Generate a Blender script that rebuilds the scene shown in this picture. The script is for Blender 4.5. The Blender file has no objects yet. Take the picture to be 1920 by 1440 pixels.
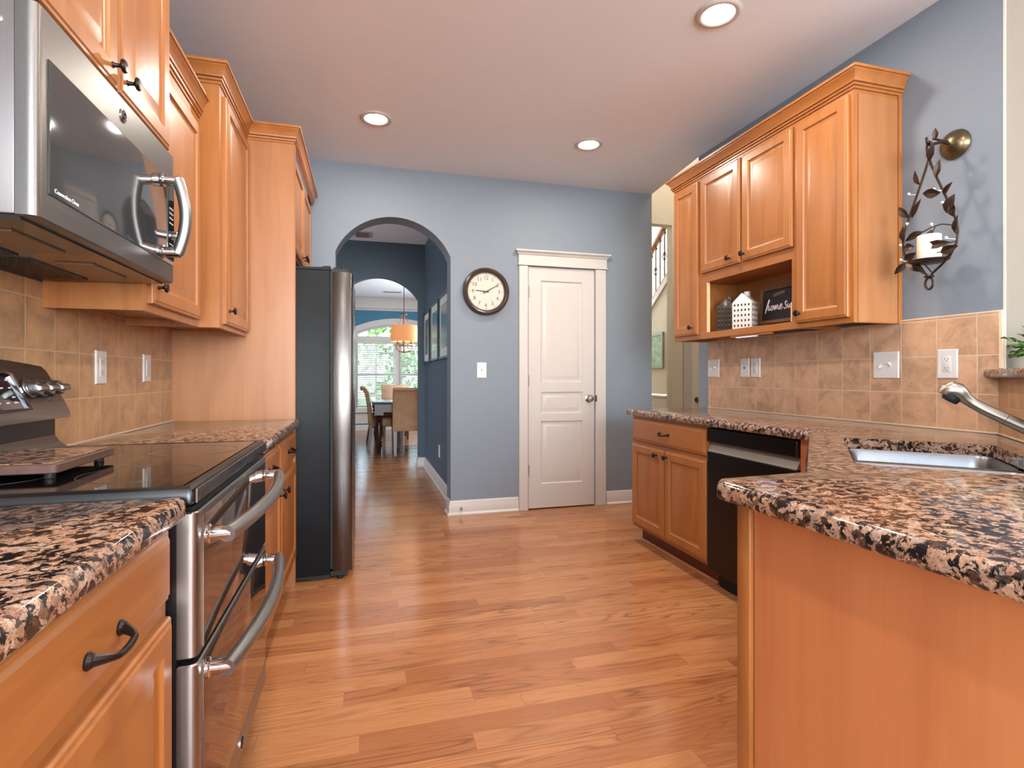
import bpy, bmesh, math, random
from math import sin, cos, pi, radians, sqrt, atan2
from mathutils import Vector, Matrix, geometry

random.seed(11)
SC = bpy.context.scene
COL = SC.collection

# ------------------------------------------------------------------ camera
H = 1.12
cam_d = bpy.data.cameras.new('camera')
cam = bpy.data.objects.new('camera', cam_d)
COL.objects.link(cam)
cam.location = (0, 0, H)
cam.rotation_euler = (radians(90), 0, -0.2712)
cam_d.sensor_width = 36
cam_d.lens = 1007.08 / 1920 * 36
cam_d.shift_y = -14.8 / 1920
cam_d.clip_start = 0.02
SC.camera = cam

# ------------------------------------------------------------------ colour management
SC.view_settings.view_transform = 'Standard'
SC.view_settings.look = 'None'
SC.view_settings.gamma = 1
SC.view_settings.exposure = 0.0
SC.view_settings.use_curve_mapping = False
SC.cycles.use_denoising = True
SC.cycles.max_bounces = 8
SC.cycles.diffuse_bounces = 4
SC.cycles.glossy_bounces = 4
SC.cycles.sample_clamp_indirect = 6
SC.cycles.caustics_reflective = False
SC.cycles.caustics_refractive = False

# ------------------------------------------------------------------ world
world = bpy.data.worlds.new('world')
SC.world = world
world.use_nodes = True
wn = world.node_tree
wn.nodes.clear()
sky = wn.nodes.new('ShaderNodeTexSky')
sky.sky_type = 'NISHITA'
sky.sun_disc = False
sky.sun_elevation = radians(48)
sky.sun_rotation = radians(200)
bg = wn.nodes.new('ShaderNodeBackground')
bg.inputs[1].default_value = 1.0
wo = wn.nodes.new('ShaderNodeOutputWorld')
wn.links.new(sky.outputs[0], bg.inputs[0])
wn.links.new(bg.outputs[0], wo.inputs[0])

sun_d = bpy.data.lights.new('sun', 'SUN')
sun_d.energy = 6.0
sun_d.angle = radians(1)
sun = bpy.data.objects.new('sun', sun_d)
sun.rotation_euler = (radians(42), 0, radians(20))
COL.objects.link(sun)


def area(name, loc, target, sx, sy, power, col, spread=180):
    d = bpy.data.lights.new(name, 'AREA')
    d.shape = 'RECTANGLE'
    d.size = sx
    d.size_y = sy
    d.energy = power
    d.color = col
    d.spread = radians(spread)
    o = bpy.data.objects.new(name, d)
    o.location = loc
    o.rotation_euler = (Vector(target) - Vector(loc)).to_track_quat('-Z', 'Y').to_euler()
    COL.objects.link(o)
    return o


# daylight through the breakfast-room window behind the camera and the tall family-room windows; the rest is added fill
area('breakfast_window_daylight', (0.9, -4.4, 1.75), (0.9, 0, 3.2), 3.6, 2.0, 480, (0.82, 0.92, 1.0))
area('breakfast_side_fill', (-3.1, -2.6, 1.7), (2.4, 1.6, 1.8), 1.8, 1.8, 340, (0.70, 0.85, 1.0))  # unseen side light added to brighten the wall around the sconce
area('family_room_window_daylight', (4.6, -1.6, 2.2), (1.2, 2.2, 2.6), 2.4, 3.0, 215, (0.9, 0.95, 1.0))
area('dining_side_fill', (2.25, 9.0, 1.5), (-1.0, 8.6, 1.1), 1.9, 1.6, 190, (0.86, 0.95, 1.0))  # added area light brightening the dining room; that wall has no window
area('hall_fill', (-2.4, 5.6, 1.6), (0.7, 5.6, 1.6), 1.2, 1.8, 36, (0.84, 0.93, 1.0))  # added fill lifting the dark hall; the wall behind it is solid
area('passage_fill', (3.3, 3.75, 4.1), (3.1, 5.0, 2.2), 0.5, 0.5, 30, (1.0, 0.93, 0.84))  # added fill for the dim passage walls, no fixture behind it
area('foyer_fill', (3.0, 9.3, 2.6), (3.3, 5.0, 1.5), 0.9, 3.0, 290, (0.92, 0.96, 1.0))  # added unseen fill aimed at the stair wall from the foyer end
area('landing_fill', (6.7, 7.6, 3.2), (4.4, 7.6, 2.8), 1.6, 1.6, 200, (0.84, 0.94, 1.0))  # added fill for the space above the stair, no window built

# ------------------------------------------------------------------ materials
def lin(c):
    def f(v):
        v /= 255.0
        return v / 12.92 if v <= 0.04045 else ((v + 0.055) / 1.055) ** 2.4
    return (f(c[0]), f(c[1]), f(c[2]), 1)


class NT:
    def __init__(s, name):
        s.m = bpy.data.materials.new(name)
        s.m.use_nodes = True
        s.t = s.m.node_tree
        s.b = s.t.nodes['Principled BSDF']

    def n(s, typ, **kw):
        nd = s.t.nodes.new(typ)
        for k, v in kw.items():
            setattr(nd, k, v)
        return nd

    def l(s, a, b):
        s.t.links.new(a, b)

    def set(s, **kw):
        for k, v in kw.items():
            s.b.inputs[k.replace('_', ' ')].default_value = v
        return s

    def coord(s, scale=(1, 1, 1), rot=(0, 0, 0), loc=(0, 0, 0), kind='Object'):
        tc = s.n('ShaderNodeTexCoord')
        mp = s.n('ShaderNodeMapping')
        mp.inputs['Scale'].default_value = scale
        mp.inputs['Rotation'].default_value = rot
        mp.inputs['Location'].default_value = loc
        s.l(tc.outputs[kind], mp.inputs[0])
        return mp.outputs[0]

    def noise(s, vec, scale, detail=4, rough=0.55, dist=0.0):
        nd = s.n('ShaderNodeTexNoise')
        nd.inputs['Scale'].default_value = scale
        nd.inputs['Detail'].default_value = detail
        nd.inputs['Roughness'].default_value = rough
        nd.inputs['Distortion'].default_value = dist
        if vec is not None:
            s.l(vec, nd.inputs['Vector'])
        return nd.outputs['Fac']

    def ramp(s, fac, stops):
        r = s.n('ShaderNodeValToRGB')
        e = r.color_ramp.elements
        while len(e) < len(stops):
            e.new(0.5)
        for el, (p, c) in zip(e, stops):
            el.position = p
            el.color = c if len(c) == 4 else (*c, 1)
        s.l(fac, r.inputs[0])
        return r.outputs[0]

    def math(s, op, a, b=None):
        nd = s.n('ShaderNodeMath', operation=op)
        for i, v in enumerate((a, b)):
            if v is None:
                continue
            if isinstance(v, (int, float)):
                nd.inputs[i].default_value = v
            else:
                s.l(v, nd.inputs[i])
        return nd.outputs[0]

    def mix(s, fac, a, b, mode='MIX'):
        nd = s.n('ShaderNodeMix', data_type='RGBA', blend_type=mode)
        if isinstance(fac, (int, float)):
            nd.inputs[0].default_value = fac
        else:
            s.l(fac, nd.inputs[0])
        for i, v in ((6, a), (7, b)):
            if isinstance(v, tuple):
                nd.inputs[i].default_value = v
            else:
                s.l(v, nd.inputs[i])
        return nd.outputs[2]

    def bump(s, h, strength=0.2, dist=0.01):
        b = s.n('ShaderNodeBump')
        b.inputs['Strength'].default_value = strength
        b.inputs['Distance'].default_value = dist
        s.l(h, b.inputs['Height'])
        s.l(b.outputs[0], s.b.inputs['Normal'])


def plain(name, rgb, rough=0.5, metal=0.0, var=0.04, scale=12, spec=0.5, bump=0.0):
    s = NT(name)
    c = lin(rgb)
    v = s.coord()
    f = s.noise(v, scale, 3)
    lo = tuple(max(0, x * (1 - var)) for x in c[:3]) + (1,)
    hi = tuple(min(1, x * (1 + var)) for x in c[:3]) + (1,)
    s.l(s.ramp(f, [(0.3, lo), (0.7, hi)]), s.b.inputs['Base Color'])
    s.set(Roughness=rough, Metallic=metal)
    s.b.inputs['Specular IOR Level'].default_value = spec
    if bump:
        s.bump(s.noise(v, 160, 2), bump, 0.002)
    return s.m


def maple(name, axis, dark, mid, light, rough=0.36):
    """figured maple with grain along one axis"""
    s = NT(name)
    sc = [9.0, 9.0, 9.0]
    sc['xyz'.index(axis)] = 0.9
    v = s.coord(tuple(sc))
    f1 = s.noise(v, 1.6, 5, 0.55, 0.5)
    sc2 = [70.0, 70.0, 70.0]
    sc2['xyz'.index(axis)] = 2.0
    v2 = s.coord(tuple(sc2))
    f2 = s.noise(v2, 2.0, 3, 0.6)
    v3 = s.coord((1, 1, 1))
    f3 = s.noise(v3, 4.5, 2, 0.5)
    base = s.ramp(f1, [(0.25, lin(dark)), (0.5, lin(mid)), (0.8, lin(light))])
    c = s.mix(0.16, base, s.ramp(f2, [(0.35, lin(dark)), (0.65, lin(light))]))
    c = s.mix(0.22, c, s.ramp(f3, [(0.3, lin(mid)), (0.75, lin(light))]))
    s.l(c, s.b.inputs['Base Color'])
    s.set(Roughness=rough)
    s.b.inputs['Specular IOR Level'].default_value = 0.5
    s.b.inputs['Coat Weight'].default_value = 0.10
    s.b.inputs['Coat Roughness'].default_value = 0.22
    return s.m


def oak_floor():
    s = NT('oak_floor')
    tc = s.n('ShaderNodeTexCoord')
    sep = s.n('ShaderNodeSeparateXYZ')
    s.l(tc.outputs['Object'], sep.inputs[0])
    W = 0.083
    row = s.math('FLOOR', s.math('DIVIDE', sep.outputs[1], W))
    wn_ = s.n('ShaderNodeTexWhiteNoise', noise_dimensions='1D')
    s.l(row, wn_.inputs['W'])
    xs = s.math('ADD', sep.outputs[0], s.math('MULTIPLY', wn_.outputs['Value'], 3.7))
    cb = s.n('ShaderNodeCombineXYZ')
    s.l(xs, cb.inputs[0])
    s.l(sep.outputs[1], cb.inputs[1])
    br = s.n('ShaderNodeTexBrick', offset=0.0, offset_frequency=1, squash=1.0)
    br.inputs['Color1'].default_value = (0, 0, 0, 1)
    br.inputs['Color2'].default_value = (1, 1, 1, 1)
    br.inputs['Mortar'].default_value = (0.5, 0.5, 0.5, 1)
    br.inputs['Scale'].default_value = 1.0
    br.inputs['Mortar Size'].default_value = 0.0007
    br.inputs['Mortar Smooth'].default_value = 0.2
    br.inputs['Bias'].default_value = 0.0
    br.inputs['Brick Width'].default_value = 0.85
    br.inputs['Row Height'].default_value = W
    s.l(cb.outputs[0], br.inputs['Vector'])
    rnd = br.outputs['Color']
    # grain, different for every board
    cg = s.n('ShaderNodeCombineXYZ')
    s.l(s.math('MULTIPLY', xs, 0.95), cg.inputs[0])
    s.l(s.math('MULTIPLY', sep.outputs[1], 10.0), cg.inputs[1])
    s.l(s.math('MULTIPLY', rnd, 40.0), cg.inputs[2])
    g = s.noise(cg.outputs[0], 1.0, 2, 0.45, 0.4)
    rings = s.math('PINGPONG', s.math('MULTIPLY', g, 24.0), 1.0)
    cf = s.n('ShaderNodeCombineXYZ')
    s.l(s.math('MULTIPLY', xs, 9.0), cf.inputs[0])
    s.l(s.math('MULTIPLY', sep.outputs[1], 240.0), cf.inputs[1])
    s.l(s.math('MULTIPLY', rnd, 13.0), cf.inputs[2])
    fine = s.noise(cf.outputs[0], 1.0, 3, 0.6)
    base = s.ramp(rnd, [(0.0, lin((164, 104, 64))), (0.35, lin((184, 122, 78))), (0.7, lin((192, 132, 86))), (1.0, lin((172, 112, 70)))])
    dark = lin((88, 48, 26))
    m1 = s.ramp(rings, [(0.0, (0.55,) * 3), (0.25, (0.2,) * 3), (0.55, (0, 0, 0))])
    cut = s.noise(cg.outputs[0], 0.45, 1, 0.5)
    amt = s.math('MULTIPLY', m1, s.ramp(cut, [(0.36, (0.15,) * 3), (0.62, (1, 1, 1))]))
    c = s.mix(amt, base, dark)
    c = s.mix(s.math('MULTIPLY', s.ramp(fine, [(0.42, (0, 0, 0)), (0.68, (1, 1, 1))]), 0.22), c, dark)
    c = s.mix(s.math('MULTIPLY', br.outputs['Fac'], 0.6), c, lin((96, 50, 26)))
    s.l(c, s.b.inputs['Base Color'])
    ro = s.math('ADD', s.math('MULTIPLY', fine, 0.06), 0.15)
    s.l(ro, s.b.inputs['Roughness'])
    s.b.inputs['Specular IOR Level'].default_value = 0.5
    hgt = s.math('SUBTRACT', s.math('MULTIPLY', s.noise(s.coord((3, 1.2, 1)), 2.0, 1), 0.7), s.math('MULTIPLY', br.outputs['Fac'], 0.4))
    s.bump(hgt, 0.10, 0.004)
    return s.m


def granite(name):
    s = NT(name)
    v = s.coord()
    wob = s.n('ShaderNodeTexNoise')
    wob.inputs['Scale'].default_value = 70
    wob.inputs['Detail'].default_value = 4
    s.l(v, wob.inputs['Vector'])
    mv = s.n('ShaderNodeVectorMath', operation='MULTIPLY_ADD')
    s.l(wob.outputs['Color'], mv.inputs[0])
    mv.inputs[1].default_value = (0.022,) * 3
    s.l(v, mv.inputs[2])
    vo = s.n('ShaderNodeTexVoronoi', feature='F1')
    vo.inputs['Scale'].default_value = 75
    s.l(mv.outputs[0], vo.inputs['Vector'])
    sepc = s.n('ShaderNodeSeparateColor')
    s.l(vo.outputs['Color'], sepc.inputs[0])
    cell = s.ramp(sepc.outputs[0], [(0.0, lin((30, 26, 26))), (0.14, lin((36, 30, 30))), (0.20, lin((150, 112, 90))), (0.42, lin((194, 154, 126))), (0.66, lin((174, 134, 108))), (0.84, lin((204, 172, 150))), (1.0, lin((150, 132, 122)))])
    soft = s.noise(v, 120, 4, 0.7)
    cell = s.mix(s.ramp(soft, [(0.40, (0.5,) * 3), (0.62, (0, 0, 0))]), cell, lin((120, 88, 70)))
    fine = s.noise(v, 330, 3, 0.75)
    cell = s.mix(s.ramp(fine, [(0.55, (0, 0, 0)), (0.64, (0.85,) * 3)]), cell, lin((52, 40, 36)))
    big = s.n('ShaderNodeTexNoise')
    for k_, q_ in (('Scale', 60), ('Detail', 6), ('Roughness', 0.66), ('Distortion', 0.7)):
        big.inputs[k_].default_value = q_
    s.l(v, big.inputs['Vector'])
    black = s.ramp(big.outputs['Fac'], [(0.505, (0, 0, 0)), (0.54, (1, 1, 1))])
    c = s.mix(black, cell, lin((26, 23, 24)))
    s.l(c, s.b.inputs['Base Color'])
    s.set(Roughness=0.09)
    s.b.inputs['Specular IOR Level'].default_value = 0.55
    return s.m


def tile(name, horiz, o1, o2, P, base, grout_c):
    """stone tiles; horiz is the axis (0 x, 1 y) that runs along the wall"""
    s = NT(name)
    tc = s.n('ShaderNodeTexCoord')
    sep = s.n('ShaderNodeSeparateXYZ')
    s.l(tc.outputs['Object'], sep.inputs[0])
    hh = s.math('ADD', sep.outputs[horiz], -o1)
    vv = s.math('ADD', sep.outputs[2], -o2)
    a = s.math('DIVIDE', hh, P)
    b = s.math('DIVIDE', vv, P)
    g = 0.017
    def edge(x):
        f = s.math('FRACT', x)
        d = s.math('ABSOLUTE', s.math('SUBTRACT', f, 0.5))
        return d
    dmax = s.math('MAXIMUM', edge(a), edge(b))
    grout = s.ramp(dmax, [(0.5 - g, (0, 0, 0)), (0.5 - g * 0.6, (1, 1, 1))])
    cb = s.n('ShaderNodeCombineXYZ')
    s.l(s.math('FLOOR', a), cb.inputs[0])
    s.l(s.math('FLOOR', b), cb.inputs[1])
    w = s.n('ShaderNodeTexWhiteNoise', noise_dimensions='2D')
    s.l(cb.outputs[0], w.inputs['Vector'])
    off = s.n('ShaderNodeVectorMath', operation='MULTIPLY_ADD')
    s.l(w.outputs['Color'], off.inputs[0])
    off.inputs[1].default_value = (5, 5, 5)
    s.l(tc.outputs['Object'], off.inputs[2])
    n1 = s.noise(off.outputs[0], 9, 6, 0.62, 0.6)
    n2 = s.noise(off.outputs[0], 60, 4, 0.7)
    d = tuple(x * 0.80 for x in base)
    l_ = tuple(min(255, x * 1.12) for x in base)
    c = s.ramp(n1, [(0.36, lin(d)), (0.5, lin(base)), (0.66, lin(l_))])
    c = s.mix(s.ramp(n2, [(0.56, (0, 0, 0)), (0.72, (0.55,) * 3)]), c, lin(tuple(min(255, x * 1.22) for x in base)))
    tone = s.ramp(w.outputs['Value'], [(0, lin(tuple(x * 0.94 for x in base))), (1, lin(tuple(min(255, x * 1.05) for x in base)))])
    c = s.mix(0.35, c, tone)
    c = s.mix(grout, c, lin(grout_c))
    s.l(c, s.b.inputs['Base Color'])
    s.set(Roughness=0.42)
    h = s.math('SUBTRACT', s.math('MULTIPLY', n2, 0.15), grout)
    s.bump(h, 0.35, 0.002)
    return s.m


def steel(name, rgb, rough=0.28, axis=2, metal=1.0):
    s = NT(name)
    sc = [220.0, 220.0, 220.0]
    sc[axis] = 3.0
    f = s.noise(s.coord(tuple(sc)), 1.0, 3, 0.6)
    c = lin(rgb)
    s.l(s.ramp(f, [(0.3, tuple(x * 0.9 for x in c[:3]) + (1,)), (0.7, c)]), s.b.inputs['Base Color'])
    s.set(Metallic=metal)
    s.l(s.math('ADD', s.math('MULTIPLY', f, 0.12), rough - 0.06), s.b.inputs['Roughness'])
    return s.m


def emissive(name, rgb, strength):
    s = NT(name)
    s.set(Base_Color=lin(rgb), Roughness=0.4)
    s.b.inputs['Emission Color'].default_value = lin(rgb)
    s.b.inputs['Emission Strength'].default_value = strength
    return s.m


M = {}
MD, MM, ML = (138, 78, 36), (160, 99, 48), (174, 116, 62)
M['maple_v'] = maple('maple_upright_grain', 'z', MD, MM, ML)
M['maple_y'] = maple('maple_level_grain', 'y', MD, MM, ML)
M['maple_x'] = maple('maple_cross_grain', 'x', MD, MM, ML)
M['veneer'] = maple('maple_veneer', 'z', (144, 90, 52), (162, 108, 66), (176, 122, 79), 0.36)
M['cherry'] = maple('cherry_toned_panel', 'z', (168, 98, 58), (186, 114, 70), (196, 126, 78), 0.34)
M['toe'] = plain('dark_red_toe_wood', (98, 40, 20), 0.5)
M['floor'] = oak_floor()
M['granite'] = granite('brown_speckled_granite')
M['tile_l'] = tile('tan_stone_tile_left', 1, 1.986, 0.893, 0.152, (180, 138, 100), (200, 168, 134))
M['tile_r'] = tile('tan_stone_tile_right', 1, 1.586, 0.889, 0.158, (190, 150, 118), (204, 178, 150))
M['tile_d'] = tile('tan_stone_tile_bar', 0, 2.30, 0.889, 0.112, (176, 134, 98), (196, 164, 130))
M['blue'] = plain('blue_grey_wall_paint', (124, 132, 142), 0.6, var=0.015, spec=0.3)
M['slate'] = plain('dark_slate_blue_paint', (76, 90, 104), 0.55, var=0.02, spec=0.3)
M['teal'] = plain('teal_blue_paint', (66, 116, 140), 0.55, var=0.02, spec=0.3)
M['cream'] = plain('cream_wall_paint', (214, 204, 184), 0.6, var=0.015, spec=0.3)
M['cream_dim'] = plain('dimmed_cream_wall_paint', (126, 118, 107), 0.6, var=0.015, spec=0.3)  # cream paint with a darkened colour, to offset the strong light there
M['ceil'] = plain('ceiling_paint', (236, 240, 246), 0.75, var=0.01, spec=0.2)
M['white'] = plain('white_trim_paint', (194, 186, 180), 0.35, var=0.01)
M['plate'] = plain('white_plastic', (208, 202, 198), 0.3, var=0.01)
M['slot'] = plain('dark_slot', (40, 36, 34), 0.5)
M['steel'] = steel('brushed_steel', (134, 130, 127), 0.36, 1)
M['steel_v'] = steel('brushed_steel_upright', (156, 152, 148), 0.34, 2)
M['steel_h'] = steel('satin_steel_handle', (160, 158, 156), 0.36, 1)
M['chrome'] = steel('polished_chrome', (226, 226, 228), 0.08, 2)
M['nickel'] = steel('brushed_nickel', (170, 160, 148), 0.34, 0)
M['brass'] = steel('antique_brass', (150, 124, 88), 0.24, 2)
M['darksteel'] = steel('black_stainless', (98, 93, 90), 0.26, 2)
M['dwstrip'] = plain('satin_grey_metal', (150, 142, 132), 0.34, 0.5)
M['dwdark'] = steel('dark_stainless_front', (66, 60, 58), 0.3, 1)
M['bronze'] = plain('oil_rubbed_bronze', (46, 38, 36), 0.32, 0.75, var=0.1)
M['iron'] = plain('dark_brown_iron', (66, 52, 44), 0.4, 0.8, var=0.12)
M['ironcap'] = plain('aged_bronze_cap', (110, 96, 72), 0.3, 0.9, var=0.15)
M['blackglass'] = plain('black_glass', (16, 14, 14), 0.04, 0, var=0.02, spec=0.9)
M['mwglass'] = plain('grey_mirror_glass', (92, 92, 92), 0.07, 0.6, var=0.02, spec=0.8)
M['ovenglass'] = plain('smoked_mirror_glass', (150, 128, 114), 0.05, 0.92, var=0.02, spec=0.8)
M['black'] = plain('black_enamel', (24, 23, 24), 0.28, var=0.05)
M['fridgeside'] = plain('charcoal_fridge_side', (21, 24, 27), 0.42, 0, var=0.15, scale=9, bump=0.15, spec=0.16)
M['rubber'] = plain('black_rubber', (18, 18, 18), 0.6)
M['sink'] = steel('sink_steel', (140, 142, 146), 0.32, 0)
M['lens'] = emissive('lit_lamp_lens', (255, 240, 214), 14)
M['led'] = emissive('blue_white_led', (190, 200, 255), 5)
M['mark'] = plain('pale_print', (216, 218, 224), 0.5)
M['burnerprint'] = plain('grey_burner_print', (74, 66, 62), 0.4)
M['display'] = plain('dark_display_glass', (22, 28, 42), 0.06, spec=0.8)
M['face'] = plain('clock_face_paper', (204, 188, 174), 0.6, var=0.01)
M['clockrim'] = plain('dark_walnut_rim', (58, 42, 34), 0.3, var=0.15)
M['ink'] = plain('dark_ink', (62, 50, 44), 0.6)
M['ceramicw'] = plain('white_ceramic', (226, 216, 210), 0.3, var=0.02)
M['ceramicb'] = plain('dark_pewter_ceramic', (74, 66, 58), 0.22, 0.35, var=0.1)
M['hole'] = plain('dark_hollow', (18, 14, 12), 0.8)
M['chalk'] = plain('black_chalkboard', (38, 36, 40), 0.6)
M['greywood'] = plain('weathered_grey_wood', (120, 88, 66), 0.6, var=0.15, scale=30)
M['letter'] = plain('white_lettering', (240, 236, 232), 0.6, var=0.01)
M['sprig'] = plain('tan_sprig', (150, 134, 104), 0.6)
M['wax'] = plain('ivory_wax', (240, 226, 200), 0.45, var=0.02)
M['bead'] = plain('clear_bead', (226, 224, 222), 0.1, spec=0.9)
M['leafgreen'] = plain('glossy_green_leaf', (84, 130, 48), 0.4, var=0.35, scale=40)
M['leafout'] = plain('garden_leaf', (108, 160, 70), 0.5, var=0.5, scale=3)
M['lawn'] = plain('garden_grass', (96, 130, 60), 0.8, var=0.3, scale=2)
M['suede'] = plain('tan_suede', (184, 146, 116), 0.85, var=0.12, scale=9, spec=0.2)
M['walnut'] = plain('dark_walnut', (66, 36, 24), 0.28, var=0.2, scale=20)
M['tabletop'] = plain('dark_glossy_tabletop', (96, 98, 96), 0.06, var=0.05, spec=0.9)
M['shade'] = plain('linen_lamp_shade', (226, 158, 110), 0.8, var=0.06, scale=60)
M['shade'].node_tree.nodes['Principled BSDF'].inputs['Emission Color'].default_value = lin((255, 170, 104))
M['shade'].node_tree.nodes['Principled BSDF'].inputs['Emission Strength'].default_value = 0.55
M['lampmetal'] = plain('rust_bronze_metal', (120, 74, 48), 0.4, 0.7, var=0.15)
M['bulb'] = emissive('lit_bulb', (255, 226, 180), 12)
M['blind'] = plain('white_blind_slat', (240, 242, 242), 0.5, var=0.01)
M['silver'] = plain('silver_frame', (150, 160, 160), 0.35, 0.3, var=0.06)
M['mat'] = plain('pale_picture_mat', (196, 206, 206), 0.5, var=0.03)
M['print'] = plain('grey_art_print', (120, 132, 136), 0.12, var=0.25, scale=6, spec=0.7)
M['mirror'] = plain('green_tinted_print', (150, 190, 160), 0.08, var=0.4, scale=14, spec=0.8)
M['rail'] = plain('red_oak_rail', (150, 92, 60), 0.35, var=0.12)
M['caulk'] = plain('pale_caulk', (222, 196, 168), 0.5)
M['pot'] = plain('terracotta_pot', (150, 96, 70), 0.7)


def glass_mat():
    s = NT('window_glass')
    s.t.nodes.remove(s.b)
    tr = s.n('ShaderNodeBsdfTransparent')
    gl = s.n('ShaderNodeBsdfGlossy')
    gl.inputs['Roughness'].default_value = 0.02
    fr = s.n('ShaderNodeFresnel')
    fr.inputs[0].default_value = 1.45
    mx = s.n('ShaderNodeMixShader')
    s.l(fr.outputs[0], mx.inputs[0])
    s.l(tr.outputs[0], mx.inputs[1])
    s.l(gl.outputs[0], mx.inputs[2])
    s.l(mx.outputs[0], s.t.nodes['Material Output'].inputs[0])
    return s.m


M['glass'] = glass_mat()


# ------------------------------------------------------------------ mesh helpers
class MB:
    def __init__(s):
        s.v = []
        s.f = []

    def add(s, verts, faces):
        o = len(s.v)
        s.v += [tuple(v) for v in verts]
        s.f += [tuple(i + o for i in f) for f in faces]
        return s

    def box(s, x0, x1, y0, y1, z0, z1):
        v = [(x, y, z) for z in (z0, z1) for y in (y0, y1) for x in (x0, x1)]
        return s.add(v, [(0, 2, 3, 1), (4, 5, 7, 6), (0, 1, 5, 4), (2, 6, 7, 3), (0, 4, 6, 2), (1, 3, 7, 5)])

    def loops(s, rings, cap0=True, cap1=True, closed=True):
        o = len(s.v)
        n = len(rings[0])
        for r in rings:
            s.v += [tuple(p) for p in r]
        for k in range(len(rings) - 1):
            for i in range(n if closed else n - 1):
                j = (i + 1) % n
                s.f.append((o + k * n + i, o + k * n + j, o + (k + 1) * n + j, o + (k + 1) * n + i))
        if cap0:
            s.f.append(tuple(o + i for i in range(n))[::-1])
        if cap1:
            s.f.append(tuple(o + (len(rings) - 1) * n + i for i in range(n)))
        return s

    def nest(s, T, u0, u1, v0, v1, prof):
        rings = []
        for ins, w in prof:
            rings.append([T(u0 + ins, v0 + ins, w), T(u1 - ins, v0 + ins, w), T(u1 - ins, v1 - ins, w), T(u0 + ins, v1 - ins, w)])
        return s.loops(rings)

    def lathe(s, T, prof, seg=16, cu=0.0, cv=0.0, su=1.0, sv=1.0):
        rings = []
        for r, w in prof:
            r = max(r, 1e-5)
            rings.append([T(cu + su * r * cos(2 * pi * i / seg), cv + sv * r * sin(2 * pi * i / seg), w) for i in range(seg)])
        cl = abs(prof[0][0] - prof[-1][0]) < 1e-9 and abs(prof[0][1] - prof[-1][1]) < 1e-9
        return s.loops(rings, not cl, not cl)

    def tube(s, path, rad, seg=8, closed=False, flat=1.0):
        P = [Vector(p) for p in path]
        n = len(P)
        R = rad if isinstance(rad, (list, tuple)) else [rad] * n
        tans = []
        for i in range(n):
            if closed:
                t = P[(i + 1) % n] - P[i - 1]
            else:
                t = P[min(i + 1, n - 1)] - P[max(i - 1, 0)]
            tans.append(t.normalized() if t.length > 1e-9 else Vector((0, 0, 1)))
        up = Vector((0, 0, 1)) if abs(tans[0].z) < 0.9 else Vector((1, 0, 0))
        nrm = (up - tans[0] * up.dot(tans[0])).normalized()
        rings = []
        for i in range(n):
            nrm = (nrm - tans[i] * nrm.dot(tans[i]))
            nrm = nrm.normalized() if nrm.length > 1e-6 else tans[i].orthogonal().normalized()
            bi = tans[i].cross(nrm)
            rings.append([P[i] + (nrm * cos(2 * pi * k / seg) * R[i] * flat + bi * sin(2 * pi * k / seg) * R[i]) for k in range(seg)])
        if closed:
            rings.append(rings[0])
        return s.loops(rings, not closed, not closed)

    def slab(s, T, outer, holes, w0, w1):
        polys = [outer] + list(holes)
        tri = geometry.tessellate_polygon([[Vector((a, b, 0)) for a, b in p] for p in polys])
        flat = [q for p in polys for q in p]
        n = len(flat)
        s_o = len(s.v)
        s.v += [tuple(T(a, b, w0)) for a, b in flat] + [tuple(T(a, b, w1)) for a, b in flat]
        for t in tri:
            s.f.append((s_o + t[2], s_o + t[1], s_o + t[0]))
            s.f.append((s_o + n + t[0], s_o + n + t[1], s_o + n + t[2]))
        k = 0
        for p in polys:
            m = len(p)
            for i in range(m):
                j = (i + 1) % m
                s.f.append((s_o + k + i, s_o + k + j, s_o + n + k + j, s_o + n + k + i))
            k += m
        return s

    def sphere(s, c, r, seg=10, rings=6, sx=1, sy=1, sz=1):
        rr = []
        for k in range(rings + 1):
            a = -pi / 2 + pi * k / rings
            q = max(cos(a), 1e-4)
            rr.append([(c[0] + sx * r * q * cos(2 * pi * i / seg), c[1] + sy * r * q * sin(2 * pi * i / seg), c[2] + sz * r * sin(a)) for i in range(seg)])
        return s.loops(rr)

    def leaf(s, base, d, nrm, L, W, curl=0.15):
        d = Vector(d).normalized()
        nrm = Vector(nrm)
        nrm = (nrm - d * nrm.dot(d)).normalized()
        side = d.cross(nrm)
        b = Vector(base)
        th = 0.0012
        for sgn in (1,):
            top = []
            prof = [(0, 0.02), (0.15, 0.55), (0.38, 1.0), (0.62, 0.85), (0.84, 0.42), (1.0, 0.02)]
            rings = []
            for t, w in prof:
                c = b + d * L * t + nrm * (curl * L * sin(t * pi) * 0.8)
                e = side * (W * 0.5 * w)
                up = nrm * (W * 0.16 * w)
                rings.append([c - e + up, c, c + e + up, c + e + up - nrm * th, c - nrm * th, c - e + up - nrm * th])
            s.loops(rings)
        return s

    def build(s, name, mat, parent=None, loc=None, bevel=0.0, seg=2, smooth=35, recalc=True):
        me = bpy.data.meshes.new(name)
        vs = s.v
        if parent is not None:
            o = Vector((0, 0, 0))
            p = parent
            while p is not None:
                o += p.location
                p = p.parent
        else:
            if loc is None:
                xs = [v[0] for v in vs]
                ys = [v[1] for v in vs]
                zs = [v[2] for v in vs]
                loc = ((min(xs) + max(xs)) / 2, (min(ys) + max(ys)) / 2, min(zs))
            o = Vector(loc)
        bm = bmesh.new()
        bv = [bm.verts.new(Vector(v) - o) for v in vs]
        for f in s.f:
            try:
                bm.faces.new([bv[i] for i in f])
            except ValueError:
                pass
        bmesh.ops.remove_doubles(bm, verts=bm.verts, dist=1e-6)
        if recalc:
            bmesh.ops.recalc_face_normals(bm, faces=bm.faces)
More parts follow.
